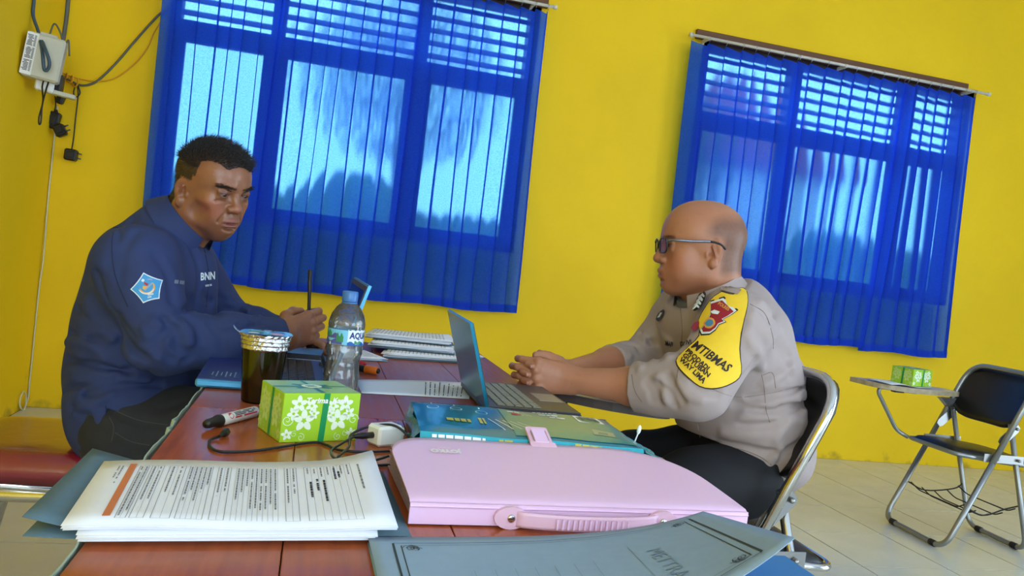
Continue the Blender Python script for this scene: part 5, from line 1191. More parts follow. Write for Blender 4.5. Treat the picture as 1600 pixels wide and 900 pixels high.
def skin_paint(V, R, c, sc, base, tone, hairf, lips, brows, stub):
    L = ((V-c)@R)/sc; C = np.repeat(np.array(lin(base))[None], len(V), 0)
    C = mixc(C, .35+.3*nz(V, 45, 3)*.5, tone); C = mixc(C, .06*(nz(V, 240, 5) > .6), (90, 58, 46))
    hd = (L[:, 2] > -.12)
    for s in (-1, 1):
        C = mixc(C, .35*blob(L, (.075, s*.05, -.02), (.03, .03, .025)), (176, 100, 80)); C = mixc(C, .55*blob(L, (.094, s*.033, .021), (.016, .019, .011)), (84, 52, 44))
        for k in range(5): C = mixc(C, brows*blob(L, (.094-.006*k*k/10, s*(.014+.0085*k), .0405+.0022*math.sin(k*.8)-.0003*k), (.012, .0062, .0038), .8), (24, 18, 17))
        C = mixc(C, .35*blob(L, (-.004, s*.086, .006), (.012, .01, .018)), (130, 70, 56))
    C = mixc(C, .85*blob(L, (.106, 0, -.0495), (.014, .026, .0125), .8), lips); C = mixc(C, .6*blob(L, (.112, 0, -.0495), (.02, .024, .0026)), (60, 26, 26))
    C = mixc(C, stub*blob(L, (.085, 0, -.065), (.035, .045, .035), 1.6)*hd, (92, 70, 60))
    C = mixc(C, .3*blob(L, (.115, 0, -.01), (.014, .016, .014)), (180, 104, 84))
    return hairf(L, C, V) if hairf else C
def hairA(L, C, V):
    hl = hair_mask(L); C = mixc(C, hl*.80, (40, 34, 32)); return C
def hair_mask(L):
    x, y, z = L.T; ay = np.abs(y)
    edge = .075-.0*x                                   # hairline height over the forehead
    top = (z > .078+.25*np.maximum(0, x-.06)) ; front = x < (.088-1.6*np.maximum(0, ay-.035)-.25*np.maximum(0, .10-z))
    side = (x < .018) & (z > .012-.10*(x > 0)*0+(.55*np.maximum(0, x+.005)))
    back = (x < -.035) & (z > -.055)
    m = ((top & front) | (side & (z > .018)) | back | ((x < .028) & (z > .045))).astype(float)
    return m*(((ay < .066) | (z > .03) | (x < -.03)).astype(float))
set_col(me, skin_paint(V, HR, HC, HS, (150, 98, 70), (120, 74, 52), hairA, (150, 88, 80), .9, .10)); me.materials.append(MATS['skin_shiny'])
body = link('body', me, man)
TH = lambda p: HR@(np.asarray(p)*HS)+HC
eyes(TH, HS, man, (.18, -.08))
# hair: short strands over the scalp
L = ((V-HC)@HR)/HS; hm = np.nonzero(hair_mask(L) > .5)[0]; rnd = random.Random(2); rs = np.random.RandomState(4)
pick = rs.choice(hm, min(9000, len(hm)), replace=False); nn = skin.normal(V[pick])
def comb(p):
    l = (HR.T@(p-HC))/HS; w = min(1, max(0, (l[2]-.05)/.05)); return HR@npv(.75*w-.25*(1-w), 0, .30*w-.55*(1-w))
up = ((V[pick]-HC)@HR)[:, 2]
lo_ = up < .062
strands('hair', V[pick][~lo_], nn[~lo_], .017, .0006, 'hair', man, comb, rnd, .5); strands('side_hair', V[pick][lo_], nn[lo_], .0055, .0005, 'side_hair', man, comb, rnd, .4)
for s in (-1, 1):
    rt_ = []; 
    for k in range(150):
        t = rnd.random(); rt_.append(npv(.092-.015*t*t, s*(.012+.038*t), .0395+.004*math.sin(t*2.6)+rnd.uniform(-.0032, .0032)))
    R0 = np.array([TH(p) for p in rt_]); n_ = skin.normal(R0); R0 = R0-n_*skin(R0)[:, None]
    strands('eyebrow', R0, n_, .0075, .0005, 'hair', man, lambda p, s=s: HR@npv(-.2, s*1.4, .25), rnd, .3)
# shirt
sh_ = Field(); sh_.rs = 1.15; k = .05
sh_.ell(PE+npv(.01, 0, .01), (.118, .180, .11), k); sh_.ell(W_(206, 598, 2.05), (.118, .175, .11), k); sh_.ell(W_(214, 520, 2.05), (.116, .175, .11), k)
sh_.ell(W_(238, 455, 2.05), (.112, .18, .10), k); sh_.cone(SHn+npv(.01, .03, .0), SHf+npv(-.01, -.03, 0), .068, .068, .05); sh_.cone(NB-nax*.005, W_(238, 425, 2.05), .066, .085, .03); sh_.cone(W_(262, 345, 2.04), W_(196, 385, 2.03), .040, .045, .05)
sh_.cone(W_(185, 415, 2.05), W_(150, 580, 2.05), .05, .05, .06); sh_.cone(W_(290, 420, 2.05), W_(270, 560, 2.05), .06, .07, .06)
def cuff(fld, a, b, ra, rb, cut):    # sleeve that ends in a clean plane
    pass
sh_.chain([SHn, ELn], [.070, .055], .035); sh_.chain([ELn, ELn+(WRn-ELn)*.5, WRn-unit(WRn-ELn)*.006], [.054, .049, .037], .03)
sh_.chain([SHf, ELf], [.078, .060], .035); sh_.chain([ELf, ELf+(WRf-ELf)*.5, WRf-unit(WRf-ELf)*.006], [.058, .050, .039], .03)
fl_ = [([(165, 470), (190, 520), (225, 560)], -0.0145, 0.0085), ([(110, 520), (150, 530), (190, 510)], -0.0087, 0.0085), ([(105, 535), (140, 540), (165, 560)], 0.0072, 0.0102),
       ([(95, 628), (140, 615), (190, 602), (250, 600)], -0.0116, 0.0085), ([(120, 590), (160, 600), (230, 595)], 0.0087, 0.0102), ([(115, 645), (150, 630), (175, 615)], 0.0087, 0.0085),
       ([(280, 500), (252, 525), (246, 545)], -0.0116, 0.0076), ([(270, 540), (300, 555), (290, 565)], -0.0087, 0.0076), ([(240, 500), (265, 505), (290, 490)], 0.0087, 0.0085),
       ([(330, 490), (360, 488), (395, 500)], -0.0101, 0.0068), ([(355, 475), (385, 485), (405, 495)], 0.0087, 0.0068), ([(215, 360), (190, 400), (185, 440)], -0.0058, 0.0102), ([(300, 380), (315, 430), (305, 480)], -0.0072, 0.0102), ([(150, 660), (140, 680), (130, 700)], 0.0072, 0.0102), ([(350, 520), (380, 515), (410, 505)], -0.0072, 0.0076)]
fl_ += [([(205, 345), (185, 375), (172, 410)], -.007, .012), ([(150, 430), (170, 480), (205, 530)], -.012, .010), ([(140, 470), (165, 520), (205, 560)], .010, .014), ([(118, 480), (150, 500), (185, 495)], -.008, .010), ([(105, 560), (150, 570), (200, 580), (240, 585)], -.010, .010), ([(108, 580), (150, 588), (210, 590)], .008, .012), ([(100, 610), (140, 600), (180, 592)], -.008, .009), ([(115, 640), (140, 655), (160, 690)], -.008, .010), ([(125, 625), (150, 645), (158, 670)], .007, .010),
        ([(255, 500), (275, 520), (280, 545)], -.012, .009), ([(268, 495), (290, 512), (298, 535)], .009, .010), ([(285, 492), (305, 508), (316, 530)], -.009, .009), ([(235, 535), (248, 552), (270, 562)], -.009, .009), ([(225, 515), (238, 540), (250, 560)], .008, .010), ([(330, 508), (345, 525), (350, 548)], -.007, .009), ([(375, 508), (388, 522), (392, 545)], -.006, .008), ([(410, 508), (420, 520), (424, 538)], .006, .008), ([(245, 400), (262, 430), (270, 470)], -.008, .011), ([(300, 470), (285, 490), (262, 500)], -.010, .010), ([(320, 460), (330, 475), (335, 492)], -.008, .009), ([(345, 455), (362, 470), (385, 478)], .008, .009)]
fl_ = [(p_, d_*1.15, w_) for p_, d_, w_ in fl_]
folds(sh_, fl_); ruffle(sh_, .004, 24, 3); ruffle(sh_, .0018, 62, 8)
# cut planes: cuffs, neck opening, hem with a side slit
def plane_cut(fld, c, n_, rad):
    c = np.asarray(c, float); n_ = unit(n_)
    fld.custom(c-rad, c+rad, lambda p, d: np.where((((p-c.astype(F32))**2).sum(1) < rad*rad), np.maximum(d, ((p-c.astype(F32))@n_.astype(F32))), d))
plane_cut(sh_, WRn-unit(WRn-ELn)*.004, WRn-ELn, .075); plane_cut(sh_, WRf-unit(WRf-ELf)*.004, WRf-ELf, .075)
plane_cut(sh_, NC-nax*.008, nax, .115)
hemx = [W_(p, 640, 1.875)[0] for p in (80, 160, 172, 212, 253, 306, 340)]; hemz = [W_(p, q, Y_)[2] for p, q, Y_ in ((80, 690, 2.03), (160, 706, 2.0), (172, 634, 1.875), (212, 651, 1.855), (253, 636, 1.855), (306, 612, 1.90), (340, 600, 1.92))]
def hem(p, d): return np.maximum(d, (np.interp(p[:, 0], hemx, hemz).astype(F32)-p[:, 2])*.8)
sh_.custom(PE-npv(.3, .3, .3), PE+npv(.3, .3, .14), lambda p, d: np.where(p[:, 1] < 2.6, hem(p, d), d))
V, Q = polygonise(sh_, .0038); V = relax(V, Q, 1, .3); bvh_of(sh_, V, Q); me = np_mesh('shirt', V, Q); me.materials.append(MATS['navy_cloth']); shirt = link('shirt', me, man)
collar(NC-nax*.022, nax, npv(.7, -.25, -.6), .071, .069, .036, .046, .42, 'navy_cloth', shirt, flare=.022, point=.034)
for pts in ([(182, 330), (175, 380), (180, 430), (200, 480)], [(165, 634), (168, 660), (166, 692)], [(318, 385), (326, 430), (322, 480)]): seam(sh_, pts, .0011, 'navy_seam', shirt)
# star badge on the sleeve
star = [(224, 426), (254, 438), (249, 467), (224, 474), (204, 452)]
def starpoly(c, pts, q):
    out = []
    for i in range(5):
        a, b = npv(*pts[i]), npv(*pts[(i+1) % 5]); m_ = (a+b)/2; m_ = m_+(npv(*c)-m_)*.13
        for t in (0, .25, .5, .75): p = (1-t)**2*a+2*t*(1-t)*m_+t*t*b; out.append(tuple(npv(*c)+(p-npv(*c))*q))
    return out
sc_ = tuple(np.mean(star, 0))
bg1 = badge(sh_, starpoly(sc_, star, 1.0), 'badge_white', shirt, 'sleeve_badge', .0014, label='blue star badge with white edge'); badge(sh_, starpoly(sc_, star, .91), 'badge_blue', bg1, 'badge_field', .0021)
def arc_px(c, r0, r1, a0, a1, tw, n=16):
    P = []
    for i in range(n+1): a = a0+(a1-a0)*i/n; r = r0+(r1-r0)*i/n; w = tw*math.sin(math.pi*i/n)**.7+.3; P.append((c[0]+(r+w)*math.cos(a), c[1]+(r+w)*math.sin(a)))
    for i in reversed(range(n+1)): a = a0+(a1-a0)*i/n; r = r0+(r1-r0)*i/n; w = tw*math.sin(math.pi*i/n)**.7+.3; P.append((c[0]+(r-w)*math.cos(a), c[1]+(r-w)*math.sin(a)))
    return P
def strip_px(f, P, m, parent, name, off):
    P = np.array(P); n = len(P)//2; V = px(f, P[:, 0], P[:, 1], off=off); return MB().add(list(V), [(i, i+1, 2*n-2-i, 2*n-1-i) for i in range(n-1)], True).build(name, m, parent)
strip_px(sh_, arc_px((231, 448), 12, 9, 2.9, -.7, 1.6), 'badge_gold', bg1, 'badge_ring', .0027); strip_px(sh_, arc_px((230, 447), 13.5, 11, 2.7, .4, .7), 'badge_white', bg1, 'badge_ring', .0030)
strip_px(sh_, arc_px((230, 447), 12, 9.5, -.8, -1.6, .8), 'badge_grey', bg1, 'badge_ring', .0028)
badge(sh_, [(223, 436), (226, 438), (224, 441), (221, 439)], 'badge_white', bg1, 'badge_disc', .0028, 2, smoothp=3); badge(sh_, [(226, 441), (232, 444), (230, 447), (225, 444)], 'badge_red', bg1, 'badge_mark', .0028, 2); badge(sh_, [(224, 447), (232, 448), (227, 454), (223, 451)], 'badge_gold', bg1, 'badge_mark', .0028, 2); badge(sh_, [(237, 442), (239, 443), (227, 455), (225, 453)], 'badge_grey', bg1, 'badge_mark', .0031, 2)
for k, (tx, cy) in enumerate((('DIHMALA PUB', 459.5), ('MALUKU', 463.5))): badge_text(sh_, '· · · · · ·' if False else ('IIIIIIIIII', 'IIIIIII')[k], 3.4, (235.5-1.5*k, cy+1), -.22, 'badge_white', bg1, .0029, .12)
badge_text(sh_, 'BNN', 16.5, (324, 432), -.10, 'badge_white', shirt, .0016, .45, shear=.1, sx=.66); badge_text(sh_, 'IIIIIII IIII', 4.2, (325, 446), -.14, 'badge_white', shirt, .0016, .1, sx=.8); badge_text(sh_, 'IIII IIIII', 8.0, (279.5, 441.5), .13, 'badge_grey', shirt, .0016, .1, sx=.75)
# trousers
tr = Field(); tr.rs = 1.155; tr.ell(PE+npv(.015, 0, 0), (.098, .165, .115), .04); tr.chain([HIn, HIn+(KNn-HIn)*.5, KNn, ANn+npv(0, 0, .02)], [.098, .088, .070, .055], .03); tr.chain([HIf, HIf+(KNf-HIf)*.5, KNf, ANf+npv(0, 0, .02)], [.098, .088, .070, .055], .03)
folds(tr, [([(168, 640), (215, 660), (260, 665)], -0.0072, 0.0068), ([(170, 668), (200, 690), (240, 695)], 0.0058, 0.0068), ([(250, 640), (280, 630), (300, 625)], -0.0072, 0.0085)]); ruffle(tr, .0028, 28, 6)
tr.custom(npv(-1, 1, .3), npv(.3, 2.4, .56), lambda p, d: np.maximum(d, F32(.488)-p[:, 2]) if True else d) if False else None
V, Q = polygonise(tr, .006); V[:, 2] = np.where((V[:, 0] < -.2) & (V[:, 2] < .478), .478+(V[:, 2]-.478)*.05, V[:, 2])
bvh_of(tr, V, Q); me = np_mesh('trousers', V, Q); me.materials.append(MATS['jeans']); jn = link('trousers', me, man)
for pts in ([(170, 650), (178, 668), (174, 690)], [(172, 638), (215, 656), (262, 664)], [(180, 676), (205, 690), (235, 696)]): seam(tr, pts, .0010, 'jeans_seam', jn)
for a_ in (ANn, ANf):
    s_ = Field(); s_.cone(a_+npv(-.03, 0, -.055), a_+npv(.15, -.01, -.070), .038, .030, .02); s_.cone(a_+npv(0, 0, 0), a_+npv(0, 0, -.05), .04, .042, .02)
    V, Q = polygonise(s_, .006); V[:, 2] = np.maximum(V[:, 2], .001); me = np_mesh('shoe', V, Q); me.materials.append(MATS['shoe']); link('shoe', me, man)
# pen in his fist
hn_ = unit(hn_-hfw*(hn_@hfw)); ht_ = np.cross(hn_, hfw); pb = WRn+(hfw*.112-hn_*.016+ht_*.030)*.93; pa = pb+unit(W_(491, 424, pb[1])-W_(489, 494, pb[1]))*.105; pen = thing('pen', 'slim black pen held upright in the fist of the man in navy', 'pen', pb); pd_ = unit(pa-pb)
MB().lathe(pb-pd_*.03, [(.0, 0), (.0012, .002), (.0036, .014), (.0040, .018), (.0042, .085)], 12, pd_).build('barrel', 'black_plastic', pen); MB().lathe(pb-pd_*.03+pd_*.085, [(.0047, 0), (.0047, np.linalg.norm(pa-pb)+.03-.085-.002), (.0, np.linalg.norm(pa-pb)+.03-.085)], 12, pd_).build('cap', 'black_plastic', pen)
MB().box(pa-pd_*.02+npv(0, -.0058, 0), (.002, .0015, .034)).build('clip', 'black_plastic', pen)

# ================================================================== the officer
BY = 1.845
BR = rotm(math.radians(180-12), math.radians(6), math.radians(0)); BC = W_(1098, 398, BY); BS = 1.03
sk2 = Field(); sk2.frame(BR, BC, BS)
head(sk2, dict(fw=.060, jw=.051, cheek=.004, nose=.005, open=.0034, mouth=.0012, fh=.002, chz=.004))
sk2.ell((.045, 0, -.074), (.030, .028, .014), .03)
sk2.unframe()
NC2 = W_(1108, 456, BY); nax2 = unit(npv(-.46, 0, .88)); NB2 = NC2-nax2*.04; sk2.cone(BR@(npv(-.030, 0, -.035)*BS)+BC, NB2, .064, .068, .03); sk2.cone(BR@(npv(.008, 0, -.062)*BS)+BC, NB2+npv(-.012, 0, -.01), .030, .05, .03)
S1, S2 = W_(1154, 514, 1.655), W_(1072, 492, 2.035); E1, E2 = W_(1088, 603, 1.635), W_(1008, 572, 2.05); U1, U2 = W_(992, 604, 1.735), W_(952, 570, 1.955); R1, R2 = W_(893, 594, 1.80), W_(884, 583, 1.868)
CH2, BE2, PE2 = W_(1130, 515, BY), W_(1158, 635, BY), W_(1185, 700, BY)
sk2.chain([NB2, CH2, BE2, PE2], [.065, .10, .11, .10], .03); sk2.chain([CH2+npv(0, 0, .03), S1, E1, U1, R1], [.06, .055, .045, .043, .0295], .025); sk2.chain([CH2+npv(0, 0, .03), S2, E2, U2, R2], [.06, .055, .045, .043, .0295], .025)
H1, H2 = W_(1168, 745, 1.752), W_(1160, 722, 1.955); K1, K2 = W_(1000, 785, 1.70), W_(985, 722, 2.0); A1, A2 = npv(K1[0]+.02, 1.72, .10), npv(K2[0]+.0, 2.02, .10)
sk2.chain([PE2, H1, K1, A1, A1+npv(-.1, -.01, -.06)], [.08, .07, .05, .035, .03], .02); sk2.chain([PE2, H2, K2, A2, A2+npv(-.1, .01, -.06)], [.08, .07, .05, .035, .03], .02)
t1_ = hand(sk2, R1, npv(-.98, .10, .06), npv(-.12, -1, .10), True, [(.55, .75, .45), (.50, .80, .5), (.48, .80, .5), (.45, .75, .5)], [(.040, -.030, .040), (.070, -.030, .048), (.094, -.018, .046)], .98)
t2_ = hand(sk2, R2+npv(.004, .004, -.004), npv(-.99, -.10, .0), npv(-.12, 1, .10), False, [(.62, .80, .5), (.58, .85, .5), (.55, .85, .5), (.5, .8, .5)], [(.035, -.022, .036), (.062, -.016, .046), (.082, .0, .050)], .98)
off_ = thing('person', 'bald officer with glasses and khaki uniform sitting with clasped hands', 'person', (1.15, BY, 0))
V, Q = polygonise(sk2, .0026); me = np_mesh('body', V, Q)
def hairB(L, C, V):
    x, y, z = L.T; m = np.clip((.02-x)/.03, 0, 1)*np.clip((z+.055)/.02, 0, 1)*np.clip((.102-z+.25*np.minimum(0, x+.05)*-1*0-.35*np.maximum(0, x+.03))/.03, 0, 1)
    m *= 1-np.clip((np.abs(y)-.066)/.006, 0, 1)*np.clip((x+.038)/.02, 0, 1)*np.clip((.050-z)/.02, 0, 1); g_ = .92+.08*nz(V, 900, 9)
    return mixc(C, m*.62*np.clip(g_, .35, 1), (44, 38, 38))
set_col(me, skin_paint(V, BR, BC, BS, (178, 122, 92), (154, 98, 70), hairB, (164, 96, 88), .45, .05)); me.materials.append(MATS['skin']); body2 = link('body', me, off_)
TB_ = lambda p: BR@(np.asarray(p)*BS)+BC
eyes(TB_, BS, off_, (0, 0))
rnd = random.Random(8)
for s in (-1, 1):
    rt_ = [npv(.092-.015*t*t, s*(.012+.036*t), .0400+.003*math.sin(t*2.6)+rnd.uniform(-.0022, .0022)) for t in [rnd.random() for _ in range(90)]]
    R0 = np.array([TB_(p) for p in rt_]); n_ = sk2.normal(R0); R0 = R0-n_*sk2(R0)[:, None]; strands('eyebrow', R0, n_, .006, .0004, 'hair', off_, lambda p, s=s: BR@npv(-.2, s*1.4, .25), rnd, .3)
def nails(tips, m, parent, sel=range(4)):
    for i in sel:
        p, d, b = tips[i]; b = unit(b-d*(b@d)); s_ = np.cross(d, b)
        MB().lathe(p+b*.0060, [(.0, .0016), (.0030, .0013), (.0045, 0.0)], 12, b).build('fingernail', m, parent)
nails(t1_, 'nail', off_); nails(t2_, 'nail', off_); nails(tA, 'nail', man, (0,))
# uniform shirt
us = Field(); k = .06
us.ell(PE2+npv(-.012, 0, .0), (.132, .186, .115), k); us.ell(W_(1154, 645, BY), (.158, .200, .12), k); us.ell(W_(1147, 580, BY), (.150, .200, .12), k); us.ell(W_(1133, 515, BY), (.145, .205, .115), k)
us.cone(S1+npv(-.005, .03, .002), S2+npv(0, -.03, .0), .080, .080, .05); us.cone(NB2-nax2*.015, W_(1135, 500, BY), .070, .095, .03); us.cone(W_(1155, 482, BY), W_(1205, 590, BY), .07, .065, .06); us.cone(W_(1208, 600, BY), W_(1205, 700, BY), .070, .070, .06)
us.chain([S1, E1], [.082, .074], .04); us.chain([E1, E1+(U1-E1)*.5, U1], [.070, .064, .058], .03); us.chain([S2, E2], [.084, .072], .04); us.chain([E2, E2+(U2-E2)*.5, U2], [.068, .062, .056], .03)
fl2 = [([(1225, 470), (1200, 500), (1195, 540)], -.005, .011), ([(1170, 622), (1200, 618), (1235, 612), (1258, 600)], -.012, .008), ([(1165, 640), (1200, 632), (1245, 622)], .007, .013), ([(1045, 588), (1056, 605), (1066, 625)], -.010, .009), ([(1028, 590), (1038, 605), (1040, 625)], .008, .009), ([(1008, 600), (1016, 612), (1020, 628)], -.006, .008),
       ([(1120, 690), (1160, 698), (1200, 706), (1245, 700)], -.010, .011), ([(1180, 560), (1172, 578), (1160, 592)], -.008, .010), ([(1235, 575), (1215, 590), (1195, 600)], .008, .011), ([(975, 535), (1000, 548), (1010, 562)], -.008, .009), ([(985, 522), (1005, 530), (1022, 545)], .007, .010), ([(1220, 655), (1190, 665), (1160, 662)], -.007, .012), ([(1255, 645), (1230, 660), (1212, 685)], .008, .012), ([(1190, 470), (1175, 490), (1170, 515)], .005, .010), ([(1085, 600), (1100, 612), (1120, 614)], -.008, .009), ([(1250, 690), (1225, 712), (1205, 740)], -.007, .010)]
fl2 += [([(1185, 480), (1215, 515), (1235, 560)], -.007, .012), ([(1165, 525), (1180, 545), (1190, 575)], .008, .012), ([(1060, 600), (1075, 618), (1095, 624)], .009, .009), ([(1030, 598), (1048, 615), (1055, 632)], -.010, .008), ([(1012, 592), (1024, 608), (1030, 630)], -.008, .008), ([(1150, 632), (1190, 642), (1240, 640), (1262, 630)], -.009, .010), ([(1160, 655), (1200, 650), (1255, 660)], .008, .013), ([(1130, 675), (1170, 680), (1215, 675)], .007, .012), ([(1220, 700), (1200, 725), (1190, 745)], .008, .010), ([(960, 548), (985, 556), (1000, 575)], .007, .009), ([(1000, 520), (1018, 535), (1030, 560)], -.009, .009), ([(1030, 500), (1042, 530), (1046, 560)], .008, .010), ([(1262, 620), (1240, 632), (1220, 636)], -.010, .008), ([(1215, 540), (1228, 565), (1236, 590)], -.007, .010)]
fl2 = [(p_, d_*1.15, w_) for p_, d_, w_ in fl2]
folds(us, fl2); ruffle(us, .0035, 21, 12); ruffle(us, .0016, 60, 13)
plane_cut(us, U1, U1-E1+npv(-.01, .0, .0), .085); plane_cut(us, U2, U2-E2, .08)
plane_cut(us, NC2-nax2*.008, nax2, .12)
hx = [W_(p, 700, 1.66)[0] for p in (1040, 1075, 1150, 1235, 1270)]; hz = [W_(p, q, 1.66)[2] for p, q in ((1040, 680), (1075, 690), (1150, 704), (1232, 775), (1270, 830))]
us.custom(PE2-npv(.35, .35, .35), PE2+npv(.3, .4, .10), lambda p, d: np.maximum(d, (np.interp(p[:, 0], hx, hz).astype(F32)-p[:, 2])*.8))
V, Q = polygonise(us, .004); V = relax(V, Q, 1, .3); bvh_of(us, V, Q); me = np_mesh('shirt', V, Q); me.materials.append(MATS['khaki_cloth']); us_o = link('shirt', me, off_)
collar(NC2-nax2*.014, nax2, npv(-.9, 0, -.4), .080, .076, .036, .048, .45, 'khaki_cloth', us_o, flare=.018, point=.026)
ins = Field(); ins.cone(NB2+npv(-.012, 0, -.04), NB2+nax2*.05+npv(-.012, 0, 0), .074, .070, .01); plane_cut(ins, NB2+nax2*.045, nax2, .12); V, Q = polygonise(ins, .005); me = np_mesh('undershirt', V, Q); me.materials.append(MATS['grey_knit']); link('undershirt', me, us_o)
for pts, r in (([(1172, 475), (1195, 490), (1207, 525), (1208, 545)], .0009), ([(1190, 585), (1194, 605), (1197, 640), (1203, 660)], .0007), ([(1110, 607), (1150, 620), (1200, 615), (1262, 600)], .0006), ([(1080, 695), (1130, 696), (1190, 715), (1228, 752)], .0009), ([(1192, 586), (1207, 583), (1212, 606)], .0007), ([(987, 585), (992, 610), (1003, 628)], .0010), ([(1062, 470), (1066, 520), (1058, 590)], .0012)):
    seam(us, pts, r, 'khaki_seam', us_o)
# epaulette tab on the shoulder
badge(us, [(1128, 446), (1158, 456), (1152, 463), (1127, 456)], 'khaki_cloth', us_o, 'shoulder_tab', .006, 3)
# yellow arm panel
yp = [(1128, 458), (1146, 462), (1157, 452), (1166, 458), (1167, 480), (1160, 510), (1154, 545), (1156, 582), (1141, 598), (1118, 605), (1094, 602), (1070, 584), (1058, 565), (1072, 548), (1094, 526), (1094, 500), (1112, 470)]
yc_ = npv(1118, 545)
def growp(P, e): return [tuple(npv(*p)+unit(npv(*p)-yc_)*e) for p in P]
yo = badge(us, growp(yp, 2.2), 'brown_trim', us_o, 'arm_panel', .0022, 12, label='yellow arm panel edged in dark brown', smoothp=3); badge(us, yp, 'yellow_felt', yo, 'panel_field', .0034, 12, smoothp=3)
cr = [(1112, 474), (1131, 468), (1151, 487), (1141, 494), (1130, 500), (1134, 504), (1124, 508), (1119, 516), (1110, 523), (1098, 524), (1096, 518), (1104, 506), (1112, 492)]
c1 = badge(us, [tuple(npv(1118, 499)+(npv(*p)-npv(1118, 499))*1.09) for p in cr], 'badge_black', yo, 'crest', .0044, 5, label='red police crest patch'); badge(us, cr, 'badge_white', c1, 'crest_edge', .0050, 5); badge(us, [tuple(npv(1117, 499)+(npv(*p)-npv(1117, 499))*.88) for p in cr], 'maroon', c1, 'crest_field', .0056, 5)
badge(us, [(1102, 506), (1109, 498), (1117, 500), (1119, 508), (1112, 515), (1104, 514)], 'crest_orange', c1, 'crest_ring', .0062, 3, smoothp=2); badge(us, [(1104, 507), (1109, 501), (1115, 502), (1116, 508), (1111, 512), (1106, 511)], 'crest_blue', c1, 'crest_disc', .0068, 3, smoothp=2)
badge(us, [(1112, 489), (1118, 486), (1126, 489), (1123, 493), (1115, 492)], 'badge_white', c1, 'crest_star', .0062, 2)
badge_text(us, 'POLRES', 7.0, (1132, 481), .55, 'crest_orange', c1, .0064, .25, sx=.8)
T_ = lambda t, h, c, a, b, **q: badge_text(us, t, h, c, a, 'brown_trim', yo, .0046, b, **q)
T_('MTIBMAS', 20, (1111.5, 558.5), .62, .5, sx=.80, shear=.2); T_('PRODADI', 10.5, (1090.5, 563.5), .74, .4, sx=.95); T_('GUYUBAN', 10.5, (1088.5, 572), .70, .4, sx=1.0); T_('WAY LIMA', 10.5, (1082.5, 579.5), .75, .4, sx=.98)
# collar rank tab, chest lettering, red pin
badge(us, [(1091, 489), (1098, 466), (1106, 462), (1109, 467), (1103, 483), (1094, 490)], 'badge_black', us_o, 'rank_tab', .014, 3, label='black rank tab with white chevrons', smoothp=2)
for kk in range(4):
    b0 = npv(1103.5-2.3*kk, 468+5*kk); badge(us, [tuple(b0+npv(*q)) for q in ((-5, 3), (1.0, -2.6), (4.2, 1.6), (3.2, 4.2), (.5, .8), (-5.6, 6))], 'badge_white', us_o, 'chevron', .0155, 1)
badge(us, [(1082, 513), (1088, 504), (1095, 504), (1092, 514), (1086, 519)], 'badge_red', us_o, 'chest_pin', .004, 2, smoothp=2)
badge_text(us, 'DWI', 11, (1073, 537), -.1, 'badge_black', us_o, .003, .25, sx=.8); badge_text(us, 'MAPI', 9, (1047, 537), .12, 'badge_black', us_o, .003, .2, sx=.6)
badge(us, [(1026, 499), (1030, 490), (1038, 484), (1040, 489), (1035, 497), (1030, 502)], 'badge_black', us_o, 'sleeve_crest', .003, 2, smoothp=2); badge(us, [(1029, 497), (1034, 489), (1037, 489), (1033, 496)], 'badge_white', us_o, 'sleeve_crest_mark', .0042, 2)
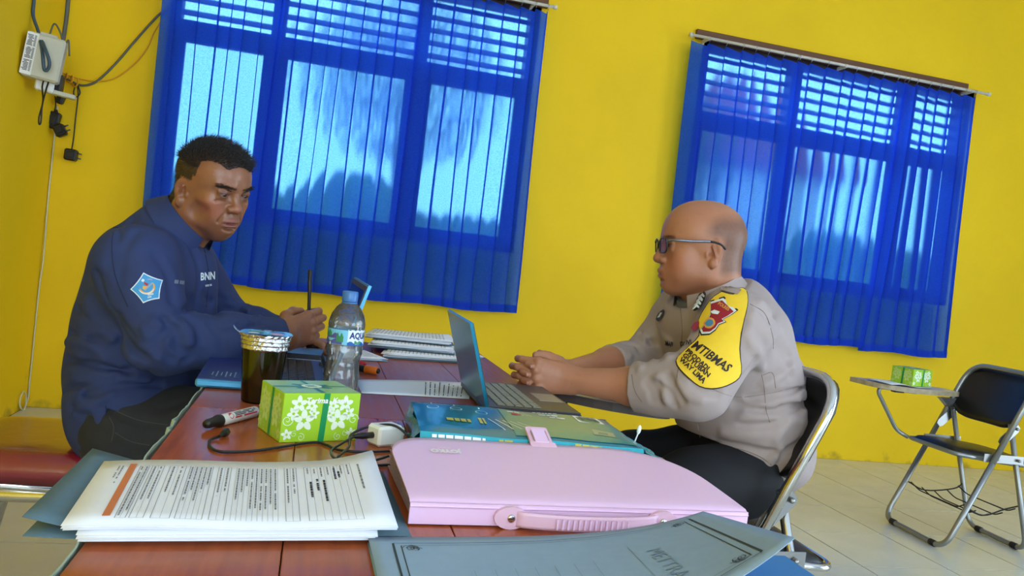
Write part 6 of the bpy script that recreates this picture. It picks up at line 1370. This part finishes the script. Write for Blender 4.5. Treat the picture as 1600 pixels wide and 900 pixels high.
# trousers and shoes
bt = Field(); bt.ell(PE2+npv(-.065, 0, -.01), (.10, .175, .09), .05); bt.chain([H1, H1+(K1-H1)*.5, K1, A1+npv(0, 0, .02)], [.100, .094, .076, .06], .03); bt.chain([H2, H2+(K2-H2)*.5, K2, A2+npv(0, 0, .02)], [.108, .096, .078, .06], .03); ruffle(bt, .003, 25, 15)
V, Q = polygonise(bt, .006); V[:, 2] = np.where((V[:, 0] > .86) & (V[:, 2] < .438), .438+(V[:, 2]-.438)*.05, V[:, 2]); me = np_mesh('trousers', V, Q); me.materials.append(MATS['black_cloth']); link('trousers', me, off_)
for a_ in (A1, A2):
    s_ = Field(); s_.cone(a_+npv(.03, 0, -.055), a_+npv(-.16, 0, -.070), .04, .030, .02); s_.cone(a_, a_+npv(0, 0, -.05), .042, .044, .02); V, Q = polygonise(s_, .006); V[:, 2] = np.maximum(V[:, 2], .001); me = np_mesh('shoe', V, Q); me.materials.append(MATS['shoe']); link('shoe', me, off_)
# glasses
glass_mat('lens', (.93, .95, .97), .02); mat('frame_black', (26, 27, 32), .3); mat('frame_silver', (120, 132, 150), .25, metal=.8)
gl = MB()
def GL(x, y, z): return TB_(npv(x, y, z))
g_o = None
for s in (-1, 1):
    pts = []
    for kx in range(24):
        a = 2*math.pi*kx/24; cx, cz = math.cos(a), math.sin(a); e = 3.0; u = abs(cx)**(2/e)*(1 if cx > 0 else -1); v = abs(cz)**(2/e)*(1 if cz > 0 else -1)
        y = s*.036+.0265*u; z = .020+.0175*v; pts.append(GL(.108-.10*max(0, abs(y)-.02)**1.15*2.2, y, z))
    rim = MB().tube(pts+[pts[0]], .0022, 6, cap=False)
    if s == -1: g_o = rim.build('eyeglasses', 'frame_black', off_, 'black framed eyeglasses with silver temples')
    else: rim.build('rim', 'frame_black', g_o)
    MB().add(pts, [tuple(range(24))]).build('lens', 'lens', g_o)
    hp = GL(.108-.10*max(0, .0625-.02)**1.15*2.2, s*.0625, .031)
    tp_ = [hp, GL(.082, s*.076, .032), GL(.04, s*.081, .030), GL(.005, s*.0835, .030), GL(-.018, s*.084, .024), GL(-.032, s*.083, .012)]
    cv = catmull(tp_, 5); MB().tube(cv[:16], .0029, 6).build('temple', 'frame_silver', g_o); MB().tube(cv[15:], .0028, 6).build('temple_tip', 'frame_black', g_o); MB().box(hp, (.006, .006, .007), R=BR, bev=.001).build('hinge', 'frame_black', g_o)
MB().tube(catmull([GL(.1075, -.010, .026), GL(.111, 0, .029), GL(.1075, .010, .026)], 4), .0017, 6).build('bridge', 'frame_black', g_o)
